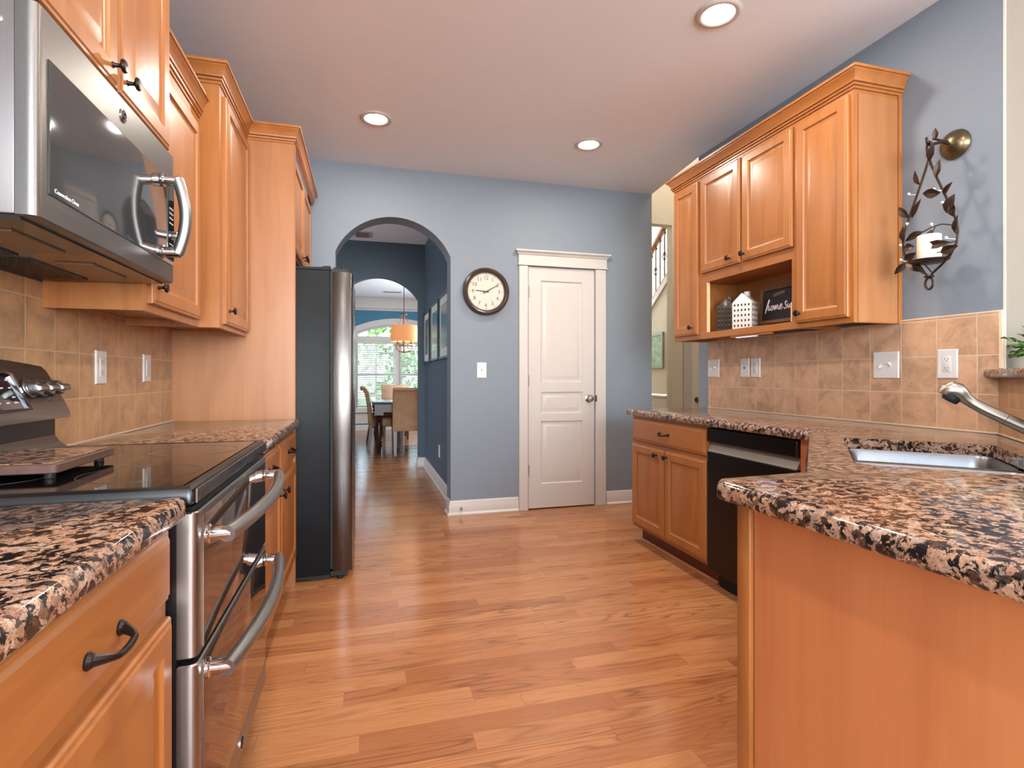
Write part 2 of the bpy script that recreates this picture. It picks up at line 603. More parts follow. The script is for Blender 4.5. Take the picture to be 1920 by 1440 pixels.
        if bevel:
            ed = [e for e in bm.edges if len(e.link_faces) == 2 and e.calc_face_angle(0) > radians(30)]
            bmesh.ops.bevel(bm, geom=ed, offset=bevel, segments=seg, affect='EDGES', profile=0.5, clamp_overlap=True)
        bm.to_mesh(me)
        bm.free()
        for p in me.polygons:
            p.use_smooth = True
        me.set_sharp_from_angle(angle=radians(smooth))
        me.materials.append(M[mat] if isinstance(mat, str) else mat)
        ob = bpy.data.objects.new(name, me)
        COL.objects.link(ob)
        if parent is not None:
            ob.parent = parent
        else:
            ob.location = loc
        return ob


def tag(o, label=None, cat=None, group=None, kind=None):
    if label:
        o['label'] = label
    if cat:
        o['category'] = cat
    if group:
        o['group'] = group
    if kind:
        o['kind'] = kind
    return o


def thing(name, label, cat, loc=(0, 0, 0), group=None):
    o = bpy.data.objects.new(name, None)
    o.empty_display_size = 0.05
    o.location = loc
    COL.objects.link(o)
    return tag(o, label, cat, group)


def struct(name, mb, mat, parent=None, **kw):
    o = mb.build(name, mat, parent, **kw)
    if parent is None:
        o['kind'] = 'structure'
    return o


def TL(x0):   # faces +X : u along y, v up
    return lambda u, v, w: (x0 + w, u, v)


def TR(x0):   # faces -X
    return lambda u, v, w: (x0 - w, u, v)


def TF(y0):   # faces -Y (towards the camera)
    return lambda u, v, w: (u, y0 - w, v)


def TZ(z0, cx=0, cy=0):   # axis up
    return lambda u, v, w: (cx + u, cy + v, z0 + w)


def text_tris(body, size, extrude=0.0006):
    cu = bpy.data.curves.new('t', 'FONT')
    cu.body = body
    cu.size = size
    cu.align_x = 'CENTER'
    cu.align_y = 'CENTER'
    cu.extrude = extrude
    ob = bpy.data.objects.new('t', cu)
    COL.objects.link(ob)
    bpy.context.view_layer.update()
    dg = bpy.context.evaluated_depsgraph_get()
    me = bpy.data.meshes.new_from_object(ob.evaluated_get(dg))
    vs = [tuple(v.co) for v in me.vertices]
    fs = [tuple(p.vertices) for p in me.polygons]
    bpy.data.objects.remove(ob)
    bpy.data.curves.remove(cu)
    bpy.data.meshes.remove(me)
    return vs, fs


def put_text(mb, T, body, size, cu, cv, w=0.0, flip=False):
    vs, fs = text_tris(body, size)
    k = -1 if flip else 1
    mb.add([T(cu + k * x, cv + y, w + z) for x, y, z in vs], fs)


def seg_arc(x0, x1, zs, za, n=24):
    """points of a segmental arch from (x1, zs) over (mid, za) to (x0, zs)"""
    c = (x1 - x0) / 2
    h = za - zs
    R = (c * c + h * h) / (2 * h)
    a = math.asin(min(1, c / R))
    if h > c:
        a = pi - a
    cx, cz = (x0 + x1) / 2, za - R
    return [(cx + R * sin(a - 2 * a * i / n), cz + R * cos(a - 2 * a * i / n)) for i in range(n + 1)]


def sweep(mb, path, prof, z0=0.0, side=1):
    """sweep an (out, z) profile along a level xy path with mitred corners; out is to the right of travel for side=1"""
    P = [Vector((p[0], p[1])) for p in path]
    n = len(P)
    rings = []
    for i in range(n):
        d0 = (P[i] - P[i - 1]).normalized() if i else None
        d1 = (P[i + 1] - P[i]).normalized() if i < n - 1 else None
        n0 = Vector((d0.y, -d0.x)) * side if d0 else None
        n1 = Vector((d1.y, -d1.x)) * side if d1 else None
        if n0 is None:
            m = n1
        elif n1 is None:
            m = n0
        else:
            m = (n0 + n1)
            m = m / (m.dot(n0))
        rings.append([(P[i].x + m.x * o, P[i].y + m.y * o, z0 + z) for o, z in prof])
    mb.loops(rings)
    return mb


def inset_poly(poly, d):
    n = len(poly)
    out = []
    for i in range(n):
        a, b, c = Vector(poly[i - 1]), Vector(poly[i]), Vector(poly[(i + 1) % n])
        d0 = (b - a).normalized()
        d1 = (c - b).normalized()
        n0 = Vector((-d0.y, d0.x))
        n1 = Vector((-d1.y, d1.x))
        m = n0 + n1
        m = m / max(0.25, m.dot(n0))
        out.append((b.x + m.x * d, b.y + m.y * d))
    return out


def round_poly(poly, radii, seg=6):
    """round corners of a ccw polygon"""
    out = []
    n = len(poly)
    for i in range(n):
        r = radii[i] if isinstance(radii, (list, tuple)) else radii
        b = Vector(poly[i])
        if r <= 0:
            out.append(tuple(b))
            continue
        a, c = Vector(poly[i - 1]), Vector(poly[(i + 1) % n])
        d0 = (a - b).normalized()
        d1 = (c - b).normalized()
        ang = d0.angle(d1)
        t = min(r / math.tan(ang / 2), (a - b).length * 0.49, (c - b).length * 0.49)
        p0, p1 = b + d0 * t, b + d1 * t
        for k in range(seg + 1):
            s = k / seg
            q = p0 * (1 - s) ** 2 + b * 2 * s * (1 - s) + p1 * s * s
            out.append((q.x, q.y))
    return out


# ------------------------------------------------------------------ shared dimensions
WL, WR, WF = -0.93, 2.40, 4.288
CEIL = 2.745
HC = 0.893

# ------------------------------------------------------------------ structure: kitchen
fl = MB().box(-3.2, 7.0, -5.2, 13.2, -0.12, 0.0)
struct('floor', fl, 'floor', loc=(0, 0, 0))
struct('ceiling', MB().slab(TZ(CEIL), [(-3.2, -5.2), (2.40, -5.2), (2.40, 3.466), (2.488, WF), (2.488, WF + 0.09), (-3.2, WF + 0.09)], [], 0, 0.12), 'ceil')
struct('ceiling_hall', MB().box(-3.2, 2.488, WF + 0.09, 6.75, CEIL, CEIL + 0.12), 'ceil')
struct('ceiling_dining', MB().box(-3.2, 3.2, 6.75, 11.75, CEIL, CEIL + 0.12), 'ceil')
struct('wall_left', MB().box(WL - 0.12, WL, -0.8, WF + 0.2, 0, CEIL), 'blue')

# far wall with the arched passage and the pantry door opening
AX0, AX1, AZS, AZA = -0.199, 0.681, 2.072, 2.362
DX0, DX1, DZ = 1.331, 1.935, 2.040
arch = seg_arc(AX0, AX1, AZS, AZA)
outer = [(WL, 0), (AX0, 0)] + arch[::-1] + [(AX1, 0), (DX0, 0), (DX0, DZ), (DX1, DZ), (DX1, 0), (2.488, 0), (2.488, CEIL), (WL, CEIL)]
struct('wall_far', MB().slab(TF(WF), outer, [], -0.19, 0.0), 'blue')
outer2 = [(WL, 0), (AX0, 0)] + arch[::-1] + [(AX1, 0), (2.488, 0), (2.488, CEIL), (WL, CEIL)]
struct('wall_hall_near', MB().slab(TF(WF + 0.196), outer2, [], 0, 0.006), 'slate')

# right wall
struct('wall_right', MB().slab(lambda u, v, w: (WR + w, u, v), [(1.50, 0), (3.466, 0), (3.466, 3.2), (1.50, 3.2)], [], 0, 0.115), 'blue')
struct('trim_corner_bead', MB().box(WR - 0.001, WR + 0.004, 1.493, 1.5005, 0.9, 3.2), 'cream')
struct('wall_right_end', MB().box(WR + 0.0041, WR + 0.115, 1.494, 1.4999, 0.9, 3.2), 'cream_dim')

# rooms behind the camera
def framed_wall(name, T, u0, u1, v1, wins, mat):
    holes = [[(a, c), (a, d), (b, d), (b, c)] for a, b, c, d in wins]
    struct(name, MB().slab(T, [(u0, 0), (u1, 0), (u1, v1), (u0, v1)], holes, 0, 0.1), mat)


framed_wall('wall_breakfast', TF(-4.55), -3.2, 7.0, 4.4, [(-0.9, 2.7, 0.75, 2.75)], 'cream')
struct('wall_breakfast_left', MB().slab(lambda u, v, w: (-3.2 - w, u, v), [(-5.2, 0), (-0.8, 0), (-0.8, CEIL), (-5.2, CEIL)], [[(-3.5, 0.8), (-3.5, 2.6), (-1.7, 2.6), (-1.7, 0.8)]], 0, 0.1).box(-3.3, WL - 0.12, -0.8, -0.7, 0, CEIL), 'cream')
struct('wall_family_right', MB().box(5.0, 5.1, -4.6, 4.9, 0, 4.4), 'cream_dim')
struct('wall_family_far', MB().box(2.52, 5.0, 3.466, 3.56, 0, 4.4), 'cream')
struct('ceiling_family', MB().box(2.40, 5.1, -5.2, 3.56, 4.4, 4.5), 'ceil')
struct('wall_family_header', MB().box(2.401, 2.50, -5.2, 1.494, CEIL, 4.4), 'cream')
struct('wall_family_upper', MB().box(2.401, 2.515, 1.50, 3.466, 3.2, 4.4), 'cream')

# hall beyond the arch
HX = 0.745
Y2 = 6.69
struct('wall_hall_right', MB().box(HX, HX + 0.1, WF + 0.196, Y2, 0, CEIL), 'slate')
struct('wall_hall_left', MB().box(-2.6, -2.5, WF + 0.2, Y2, 0, CEIL), 'slate')
arch2 = seg_arc(-0.267, 0.665, 2.062, 2.321)
out3 = [(-2.5, 0), (-0.267, 0)] + arch2[::-1] + [(0.665, 0), (HX + 0.1, 0), (HX + 0.1, CEIL), (-2.5, CEIL)]
struct('wall_dining_near', MB().slab(TF(Y2), out3, [], -0.13, 0.0), 'slate')

# dining room
YD = 11.5
struct('wall_dining_left', MB().box(-2.6, -2.5, Y2 + 0.13, YD + 0.12, 0, CEIL), 'teal')
struct('wall_dining_right', MB().box(2.3, 2.4, Y2 + 0.13, YD + 0.12, 0, CEIL), 'teal')
warch = seg_arc(-0.13, 1.55, 2.02, 2.20, 20)
whole = [(-0.13, 0.46), (1.55, 0.46)] + warch
struct('wall_dining_far', MB().slab(TF(YD), [(-2.6, 0), (2.4, 0), (2.4, CEIL), (-2.6, CEIL)], [whole], -0.12, 0.0), 'teal')
cr = MB()
sweep(cr, [(-2.5, YD), (2.3, YD)], [(0, 0), (0.012, 0), (0.02, 0.03), (0.05, 0.05), (0.06, 0.19), (0.10, 0.24), (0.16, 0.262), (0, 0.262)], CEIL - 0.265)
struct('trim_dining_crown', cr, 'white')
struct('trim_dining_wainscot', MB().box(-2.5, -0.26, YD - 0.02, YD - 0.001, 0.14, 0.9).box(-0.25, 2.3, YD - 0.02, YD - 0.001, 0.14, 0.36), 'white')

# window_1: double window with an arched head light
w1 = thing('window_1', 'white double window with arched head light at end of dining room', 'window', (0.71, YD, 0.46))
w1['kind'] = 'structure'
oa = seg_arc(-0.13, 1.55, 2.02, 2.20, 20)
ob_ = seg_arc(-0.23, 1.65, 2.10, 2.325, 20)
cas = MB()
ring_o = [(-0.23, 0.40), (1.65, 0.40)] + ob_
ring_i = [(-0.13, 0.46), (1.55, 0.46)] + oa
cas.slab(TF(YD), ring_o, [ring_i], 0.001, 0.025)
cas.build('casing', 'white', w1)
fr_ = MB()
inn = [(-0.09, 0.50), (1.51, 0.50)] + seg_arc(-0.09, 1.51, 1.99, 2.155, 20)
fr_.slab(TF(YD + 0.07), ring_i, [inn], -0.03, 0.03)
fr_.box(-0.09, 1.51, YD + 0.04, YD + 0.1, 1.84, 1.95)
fr_.box(0.62, 0.80, YD + 0.04, YD + 0.1, 0.50, 1.84)
for xm in (0.27, 1.15):
    fr_.box(xm - 0.012, xm + 0.012, YD + 0.05, YD + 0.09, 0.50, 2.12)
fr_.box(0.69, 0.73, YD + 0.05, YD + 0.09, 1.95, 2.17)
fr_.box(-0.09, 1.51, YD + 0.05, YD + 0.09, 1.14, 1.18)
fr_.build('window_frame', 'white', w1)
MB().slab(TF(YD + 0.075), inn, [], 0.0, 0.004).build('pane', 'glass', w1)
sl = MB().box(-0.27, 1.69, YD - 0.07, YD - 0.001, 0.37, 0.40)
sl.build('window_sill', 'white', w1)


def blind(x0, x1, label):
    b = thing('window_blind', label, 'blind', ((x0 + x1) / 2, YD + 0.01, 0.44), 'white slatted blinds in the dining room window')
    m = MB().box(x0, x1, YD - 0.015, YD + 0.03, 1.79, 1.835)
    m.build('headrail', 'white', b)
    m = MB()
    z = 0.47
    while z < 1.78:
        tilt = 0.52
        hw = 0.023
        cx, sx = cos(tilt) * hw, sin(tilt) * hw
        y = YD + 0.007
        m.add([(x0, y - cx, z - sx), (x1, y - cx, z - sx), (x1, y + cx, z + sx), (x0, y + cx, z + sx),
               (x0, y - cx, z - sx + 0.003), (x1, y - cx, z - sx + 0.003), (x1, y + cx, z + sx + 0.003), (x0, y + cx, z + sx + 0.003)],
              [(0, 3, 2, 1), (4, 5, 6, 7), (0, 1, 5, 4), (2, 3, 7, 6), (0, 4, 7, 3), (1, 2, 6, 5)])
        z += 0.044
    m.build('slat_stack', 'blind', b)
    MB().box(x0, x1, YD - 0.02, YD + 0.03, 0.435, 0.455).build('bottom_rail', 'blind', b)


blind(-0.11, 0.66, 'white slatted blind left of the lamp in dining room window')
blind(0.76, 1.53, 'white slatted blind behind the lamp shade in dining room window')

# foyer with the stair
SX = 3.6
FY = 5.0
struct('wall_foyer_near', MB().slab(TF(FY), [(3.14, 0), (6.8, 0), (6.8, 4.4), (2.49, 4.4), (2.49, 2.71), (3.14, 2.71)], [], -0.1, 0), 'cream')
struct('wall_foyer_left', MB().box(2.388, 2.488, WF + 0.2, 9.4, 0, 4.6), 'cream')
struct('wall_foyer_upper', MB().box(2.488, 2.56, 3.466, FY, CEIL + 0.125, 4.4).box(2.41, 2.488, 3.47, 4.28, CEIL + 0.125, 4.4), 'cream')
struct('ceiling_foyer', MB().box(2.388, 7.0, 3.466, 9.5, 4.4, 4.5), 'ceil')
struct('wall_foyer_far', MB().box(2.488, 6.9, 9.4, 9.5, 0, 4.4), 'cream')
struct('wall_foyer_right', MB().box(6.8, 6.9, 5.0, 9.4, 0, 4.4), 'cream')
struct('wall_foyer_side', MB().box(5.1, 5.2, 3.5, 5.0, 0, 4.4), 'cream')
# stair wall under the stringer: stringer height falls with y
def stz(y):
    return 2.07 + (6.21 - y) * 0.74
struct('wall_stair', MB().slab(lambda u, v, w: (SX + w, u, v), [(5.11, 0), (8.6, 0), (8.6, stz(8.6)), (5.11, stz(5.11))], [], 0, 0.9), 'cream')
struct('trim_stair_stringer', MB().slab(lambda u, v, w: (SX + w, u, v), [(5.11, stz(5.11) - 0.09), (8.6, stz(8.6) - 0.09), (8.6, stz(8.6) + 0.0), (5.11, stz(5.11) + 0.0)], [], -0.02, -0.0005), 'white')
crl = MB()
sweep(crl, [(SX, 9.3), (SX, 5.74)], [(0, 0), (0.012, 0), (0.012, 0.10), (0.03, 0.115), (0.03, 0.135), (0.018, 0.15), (0, 0.15)], 0.745)
struct('trim_chair_rail', crl, 'white')
struct('trim_foyer_wainscot', MB().box(SX - 0.008, SX - 0.0005, 5.74, 9.3, 0.0, 0.745), 'white')
rl = thing('stair_railing', 'oak stair handrail on black iron balusters seen past the upper cabinet', 'railing', (SX + 0.05, 6.2, 2.1))
def slope_bar(m, x0, x1, d0, d1, ya=5.11, yb=8.6):
    v = []
    for y in (ya, yb):
        for x in (x0, x1):
            for d in (d0, d1):
                v.append((x, y, stz(y) + d))
    m.add(v, [(0, 1, 3, 2), (4, 6, 7, 5), (0, 4, 5, 1), (2, 3, 7, 6), (0, 2, 6, 4), (1, 5, 7, 3)])
m = MB(); slope_bar(m, SX + 0.0, SX + 0.1, 0.002, 0.055); m.build('base_rail', 'rail', rl)
m = MB(); slope_bar(m, SX + 0.02, SX + 0.08, 0.72, 0.79); m.build('handrail', 'rail', rl, bevel=0.01)
k = 0
y = 5.35
while y < 7.4:
    m = MB()
    z0, z1 = stz(y) + 0.05, stz(y) + 0.725
    pts = [(SX + 0.05, y, z0 + (z1 - z0) * i / 12) for i in range(13)]
    m.tube(pts, 0.008, 6)
    if k % 2 == 0:
        zc = (z0 + z1) / 2
        for a in range(4):
            pp = [(SX + 0.05 + 0.025 * sin(pi * t / 8) * cos(a * pi / 2 + t * 0.3), y + 0.025 * sin(pi * t / 8) * sin(a * pi / 2 + t * 0.3), zc - 0.06 + 0.12 * t / 8) for t in range(9)]
            m.tube(pp, 0.004, 5)
    m.box(SX + 0.037, SX + 0.063, y - 0.013, y + 0.013, z1 - 0.06, z1 - 0.03)
    m.build('baluster', 'iron', rl)
    y += 0.105
    k += 1
fp = thing('framed_mirror', 'small green-grey framed mirror on cream stair wall', 'mirror', (SX - 0.02, 6.15, 1.22))
m = MB(); m.slab(TR(SX - 0.001), [(5.91, 1.221), (6.45, 1.221), (6.45, 1.67), (5.91, 1.67)], [[(5.945, 1.256), (6.415, 1.256), (6.415, 1.635), (5.945, 1.635)]], 0.0, 0.025); m.build('frame', 'silver', fp)
MB().box(SX - 0.012, SX - 0.002, 5.94, 6.42, 1.25, 1.64).build('mirror_glass', 'mirror', fp)
d2 = thing('door_2', 'cream door with round brass knob beyond the end of kitchen wall', 'door', (3.9, FY - 0.03, 0))
d2['kind'] = 'structure'
MB().box(3.268, 3.365, FY - 0.025, FY - 0.001, 0, 2.12).box(3.268, 4.3, FY - 0.025, FY - 0.001, 2.04, 2.12).build('casing', 'white', d2)
MB().box(3.367, 4.2, FY - 0.02, FY - 0.001, 0.01, 2.035).build('door_leaf', 'cream', d2)
m = MB(); m.lathe(TF(FY - 0.02), [(0.028, 0), (0.028, 0.006), (0.012, 0.01), (0.011, 0.03), (0.028, 0.042), (0.03, 0.055), (0.02, 0.068), (0.0, 0.07)], 16, 3.425, 0.87); m.build('door_knob', 'brass', d2)

# skirting boards
BP = [(0, 0), (0.028, 0), (0.03, 0.012), (0.018, 0.024), (0.016, 0.026), (0.016, 0.082), (0.012, 0.09), (0.012, 0.098), (0.008, 0.112), (0.003, 0.118), (0, 0.118)]
m = MB(); sweep(m, [(AX1, WF + 0.15), (AX1, WF), (1.245, WF)], BP, 0, 1); struct('baseboard_far', m, 'white')
m = MB(); sweep(m, [(2.04, WF), (2.488, WF), (2.488, WF + 0.1)], BP, 0, 1); struct('baseboard_far_right', m, 'white')
m = MB(); sweep(m, [(0.665, Y2 + 0.12), (0.665, Y2), (HX, Y2), (HX, WF + 0.2)], BP, 0, 1); struct('baseboard_hall', m, 'white')
m = MB(); sweep(m, [(-2.5, YD - 0.02), (2.3, YD - 0.02)], BP, 0, 1); struct('baseboard_dining', m, 'white')
m = MB(); m.lathe(TF(WF - 0.0165), [(0.011, 0), (0.011, 0.004), (0.007, 0.006), (0.006, 0.02), (0.008, 0.026), (0.0, 0.028)], 14, 0.763, 0.055)
tag(m.build('door_stop', 'brass'), 'tiny round door stop on white baseboard beside the arch', 'door stop')

# door_1: narrow white three-panel pantry door
d1 = thing('door_1', 'narrow white three-panel pantry door with satin knob', 'door', (1.633, WF, 0))
d1['kind'] = 'structure'
m = MB()
prof_c = [(0, 0), (0, 0.018)]
m.nest(TF(WF - 0.0005), 1.249, DX0 - 0.003, 0.0, DZ + 0.0, [(0, 0), (0, 0.014), (0.004, 0.018), (0.02, 0.018)])
m.nest(TF(WF - 0.0005), DX1 + 0.003, 2.036, 0.0, DZ + 0.0, [(0, 0), (0, 0.014), (0.004, 0.018), (0.02, 0.018)])
m.box(1.238, 2.046, WF - 0.026, WF - 0.0005, 2.043, 2.055)
m.box(1.245, 2.040, WF - 0.021, WF - 0.0005, 2.055, 2.135)
cpath = [(1.245, WF), (1.245, WF - 0.021), (2.040, WF - 0.021), (2.040, WF)]
sweep(m, cpath, [(-0.0, 0), (0.008, 0), (0.014, 0.014), (0.028, 0.024), (0.03, 0.036), (-0.0, 0.036)], 2.132, 1)
m.box(1.245, 2.040, WF - 0.021, WF - 0.0005, 2.132, 2.168)
m.build('door_casing', 'white', d1)
m = MB()
Td = TF(WF + 0.03)
pans = [(1.444, 1.821, 1.07, 1.924), (1.446, 1.821, 0.804, 0.986), (1.444, 1.821, 0.213, 0.74)]
m.slab(Td, [(DX0 + 0.004, 0.012), (DX1 - 0.004, 0.012), (DX1 - 0.004, DZ - 0.005), (DX0 + 0.004, DZ - 0.005)],
       [[(a, c), (a, d), (b, d), (b, c)] for a, b, c, d in pans], 0, 0.03)
for a, b, c, d in pans:
    m.nest(Td, a, b, c, d, [(0, 0.001), (0, 0.03), (0.008, 0.02), (0.014, 0.019), (0.02, 0.019), (0.045, 0.028), (0.05, 0.028)])
m.build('door_leaf', 'white', d1)
for zz in (1.825, 1.081, 0.332):
    m = MB().box(DX0 - 0.006, DX0 + 0.008, WF - 0.012, WF + 0.0, zz - 0.045, zz + 0.045)
    m.tube([(DX0 + 0.001, WF - 0.014, zz - 0.047), (DX0 + 0.001, WF - 0.014, zz + 0.047)], 0.006, 8)
    m.build('hinge', 'nickel', d1)
m = MB(); m.lathe(TF(WF - 0.0005), [(0.031, 0), (0.031, 0.006), (0.013, 0.011), (0.012, 0.032), (0.026, 0.042), (0.029, 0.055), (0.022, 0.068), (0.0, 0.071)], 20, 1.875, 0.928); m.build('door_knob', 'nickel', d1)
m = MB().box(DX1 - 0.003, DX1 + 0.012, WF - 0.022, WF - 0.012, 0.90, 0.955); m.build('strike_plate', 'brass', d1)
struct('wall_pantry_back', MB().box(1.2, 2.1, WF + 0.12, WF + 0.18, 0, 2.1), 'slate')

# wall clock
ck = thing('wall_clock', 'round wall clock with dark brown rim beside the pantry door', 'clock', (0.968, WF, 1.615))
CX, CZ = 0.968, 1.808
Tc = TF(WF - 0.0005)
m = MB(); m.lathe(Tc, [(0.150, 0.0), (0.178, 0.002), (0.19, 0.012), (0.193, 0.028), (0.187, 0.042), (0.175, 0.048), (0.166, 0.044), (0.158, 0.03), (0.155, 0.026), (0.150, 0.026), (0.150, 0.0)], 56, CX, CZ); m.build('rim', 'clockrim', ck)
m = MB(); m.lathe(Tc, [(0.0, 0.012), (0.157, 0.012), (0.157, 0.018), (0.0, 0.018)], 48, CX, CZ); m.build('dial', 'face', ck)
for i in range(12):
    m = MB()
    a = 2 * pi * i / 12
    r0, r1 = 0.132, 0.145
    px = lambda r, s: (CX + r * sin(a) + s * cos(a), CZ + r * cos(a) - s * sin(a))
    q = [px(r0, -0.0018), px(r0, 0.0018), px(r1, 0.0018), px(r1, -0.0018)]
    m.slab(Tc, q, [], 0.0181, 0.0188)
    put_text(m, Tc, str(12 if i == 0 else i), 0.042, CX + 0.110 * sin(a), CZ + 0.110 * cos(a), 0.0185)
    m.build('numeral', 'ink', ck)
def hand(ang, L, back, w, depth):
    m = MB()
    d = (sin(ang), cos(ang)); n = (cos(ang), -sin(ang))
    q = [(CX - d[0] * back - n[0] * w, CZ - d[1] * back - n[1] * w), (CX - d[0] * back + n[0] * w, CZ - d[1] * back + n[1] * w),
         (CX + d[0] * L + n[0] * w * 0.5, CZ + d[1] * L + n[1] * w * 0.5), (CX + d[0] * L - n[0] * w * 0.5, CZ + d[1] * L - n[1] * w * 0.5)]
    m.slab(Tc, q, [], depth, depth + 0.0015)
    m.build('hand', 'ink', ck)
hand(radians(275), 0.09, 0.022, 0.0055, 0.020)
hand(radians(60), 0.122, 0.028, 0.0045, 0.0225)


# ------------------------------------------------------------------ wall plates
def plate(T, cu, cv, wd, ht, kind, label, name, cat, sgn=1):
    p = T(cu, cv - ht / 2, 0)
    o = thing(name, label, cat, p)
    m = MB(); m.nest(T, cu - wd / 2, cu + wd / 2, cv - ht / 2, cv + ht / 2, [(0, 0.0003), (0, 0.003), (0.003, 0.006)]); m.build('cover_plate', 'plate', o)
    gang = max(1, round(wd / 0.07))
    for g in range(gang):
        c = cu + (g - (gang - 1) / 2) * 0.046
        if kind == 'toggle':
            m = MB(); m.nest(T, c - 0.005, c + 0.005, cv - 0.012, cv + 0.012, [(0, 0.006), (0, 0.0068), (0.001, 0.007)]); m.build('switch_slot', 'plate', o)
            s_ = 1 if g % 2 == 0 else -1
            m = MB(); m.nest(lambda u, v, w: T(u, v + s_ * (w - 0.006) * 0.8, w), c - 0.004, c + 0.004, cv - 0.006, cv + 0.006, [(0, 0.0062), (0.001, 0.018), (0.002, 0.019)]); m.build('toggle', 'plate', o)
        elif kind == 'outlet':
            m = MB(); m.nest(T, c - 0.017, c + 0.017, cv - 0.034, cv + 0.034, [(0, 0.006), (0, 0.0075), (0.001, 0.008)]); m.build('receptacle', 'plate', o)
            for dz in (-0.019, 0.019):
                m = MB()
                for du in (-0.006, 0.006):
                    m.nest(T, c + du - 0.001, c + du + 0.001, cv + dz - 0.002, cv + dz + 0.006, [(0, 0.0081), (0, 0.0084)])
                m.lathe(T, [(0.0022, 0.0081), (0.0022, 0.0084), (0, 0.0084)], 8, c, cv + dz - 0.007)
                m.build('socket_holes', 'slot', o)
        elif kind == 'rocker':
            m = MB(); m.nest(T, c - 0.017, c + 0.017, cv - 0.034, cv + 0.034, [(0, 0.006), (0, 0.0075), (0.001, 0.008)]); m.build('rocker', 'plate', o)
            m = MB()
            for dz in (-0.02, -0.01, 0, 0.01, 0.02):
                m.nest(T, c - 0.003, c + 0.003, cv + dz - 0.001, cv + dz + 0.001, [(0, 0.0081), (0, 0.0085)])
            m.build('indicator_row', 'slot', o)
        elif kind == 'jack':
            m = MB(); m.lathe(T, [(0.006, 0.006), (0.005, 0.01), (0.003, 0.011), (0, 0.011)], 12, c, cv); m.build('jack', 'slot', o)
    for g in range(gang):
        c = cu + (g - (gang - 1) / 2) * 0.046
        for dz in ((-0.042, 0.042) if kind != 'toggle' else (-0.03, 0.03)):
            m = MB(); m.lathe(T, [(0.0028, 0.0059), (0.0028, 0.0068), (0, 0.007)], 8, c, cv + dz); m.build('screw', 'plate', o)
    return o


plate(TF(WF), 0.935, 1.168, 0.08, 0.127, 'toggle', 'white light switch on the grey wall below the clock', 'light_switch', 'switch')
TTL = TL(WL + 0.009)
plate(TTL, 2.285, 1.152, 0.082, 0.122, 'outlet', 'ivory outlet on tan tile, nearer the stove', 'wall_outlet', 'outlet')
plate(TTL, 2.718, 1.155, 0.082, 0.120, 'rocker', 'ivory dimmer switch on tan tile, closer to the fridge panel', 'dimmer_switch', 'switch')
TTR = TR(WR - 0.009)
plate(TTR, 3.275, 1.175, 0.125, 0.125, 'toggle', 'white double switch at far end of the tile, under the narrow cabinet', 'light_switch', 'switch')
plate(TTR, 2.952, 1.173, 0.082, 0.122, 'jack', 'white cable jack plate, left one of the close pair on tile', 'jack_plate', 'wall plate')
plate(TTR, 2.853, 1.173, 0.082, 0.122, 'outlet', 'white outlet, right one of the close pair on tile', 'wall_outlet', 'outlet')
plate(TTR, 1.977, 1.172, 0.128, 0.125, 'toggle', 'wide white double toggle switch plate left of the faucet head', 'light_switch', 'switch')
plate(TTR, 1.699, 1.172, 0.082, 0.124, 'outlet', 'white safety outlet on tile just above the faucet head', 'wall_outlet', 'outlet')
plate(TR(HX), 5.405, 0.366, 0.08, 0.122, 'outlet', 'white outlet low on the dark blue hall wall', 'wall_outlet', 'outlet')

# ------------------------------------------------------------------ tile splashbacks
m = MB().box(WL + 0.0005, WL + 0.009, 0.45, 3.061, HC + 0.0005, 1.40)
tag(m.build('tile_backsplash', 'tile_l', loc=(0, 0, 0)), 'tan square tile backsplash behind the stove', 'backsplash')
m = MB().box(WR - 0.009, WR - 0.0005, 1.51, 3.34, HC + 0.0005, 1.372)
tag(m.build('tile_backsplash', 'tile_r', loc=(0, 0, 0)), 'tan square tile backsplash along right wall behind the sink', 'backsplash')
r2 = sqrt(2)
def UV(u, v):
    return ((u + v) / r2, (u - v) / r2)
VB = 0.630
# bar half wall at 45 degrees
pa, pb = UV(2.76, VB), UV(1.40, VB)
hw = MB()
poly = [UV(2.745, VB + 0.001), UV(1.40, VB + 0.001), (UV(1.40, VB)[0], -0.45), (UV(1.40, VB)[0] + 0.12, -0.45), (UV(1.40, VB + 0.12)[0] + 0.03, UV(1.40, VB + 0.12)[1]), (2.39, 1.30), (2.515, 1.40), (2.515, 1.494)]
hw.slab(TZ(0), poly, [], 0, 1.114)
struct('wall_bar', hw, 'cream')
m = MB()
a, b = UV(2.752, VB), UV(1.40, VB)
a2, b2 = UV(2.758, VB - 0.008), UV(1.40, VB - 0.008)
m.slab(TZ(0), [a, a2, b2, b], [], HC + 0.0005, 1.1135)
tag(m.build('tile_backsplash', 'tile_d', loc=(0, 0, 0)), 'angled tan tile strip below the raised bar ledge', 'backsplash')
struct('trim_tile_edge', MB().box(WR - 0.0095, WR - 0.0004, 1.498, 1.5095, 1.15, 1.378).box(WR - 0.0095, WR - 0.0004, 1.5095, 1.912, 1.3725, 1.378), 'caulk')

m = MB().box(WR - 0.0135, WR - 0.0092, 1.50, 3.34, HC + 0.0004, HC + 0.0065)
m.box(WL + 0.0092, WL + 0.0135, 1.96, 3.058, HC + 0.0004, HC + 0.0065)
a3, b3 = UV(2.745, VB - 0.0123), UV(1.45, VB - 0.0123)
a4, b4 = UV(2.745, VB - 0.0082), UV(1.45, VB - 0.0082)
m.slab(TZ(0), [a3, b3, b4, a4], [], HC + 0.0004, HC + 0.0065)
struct('trim_caulk', m, 'caulk')

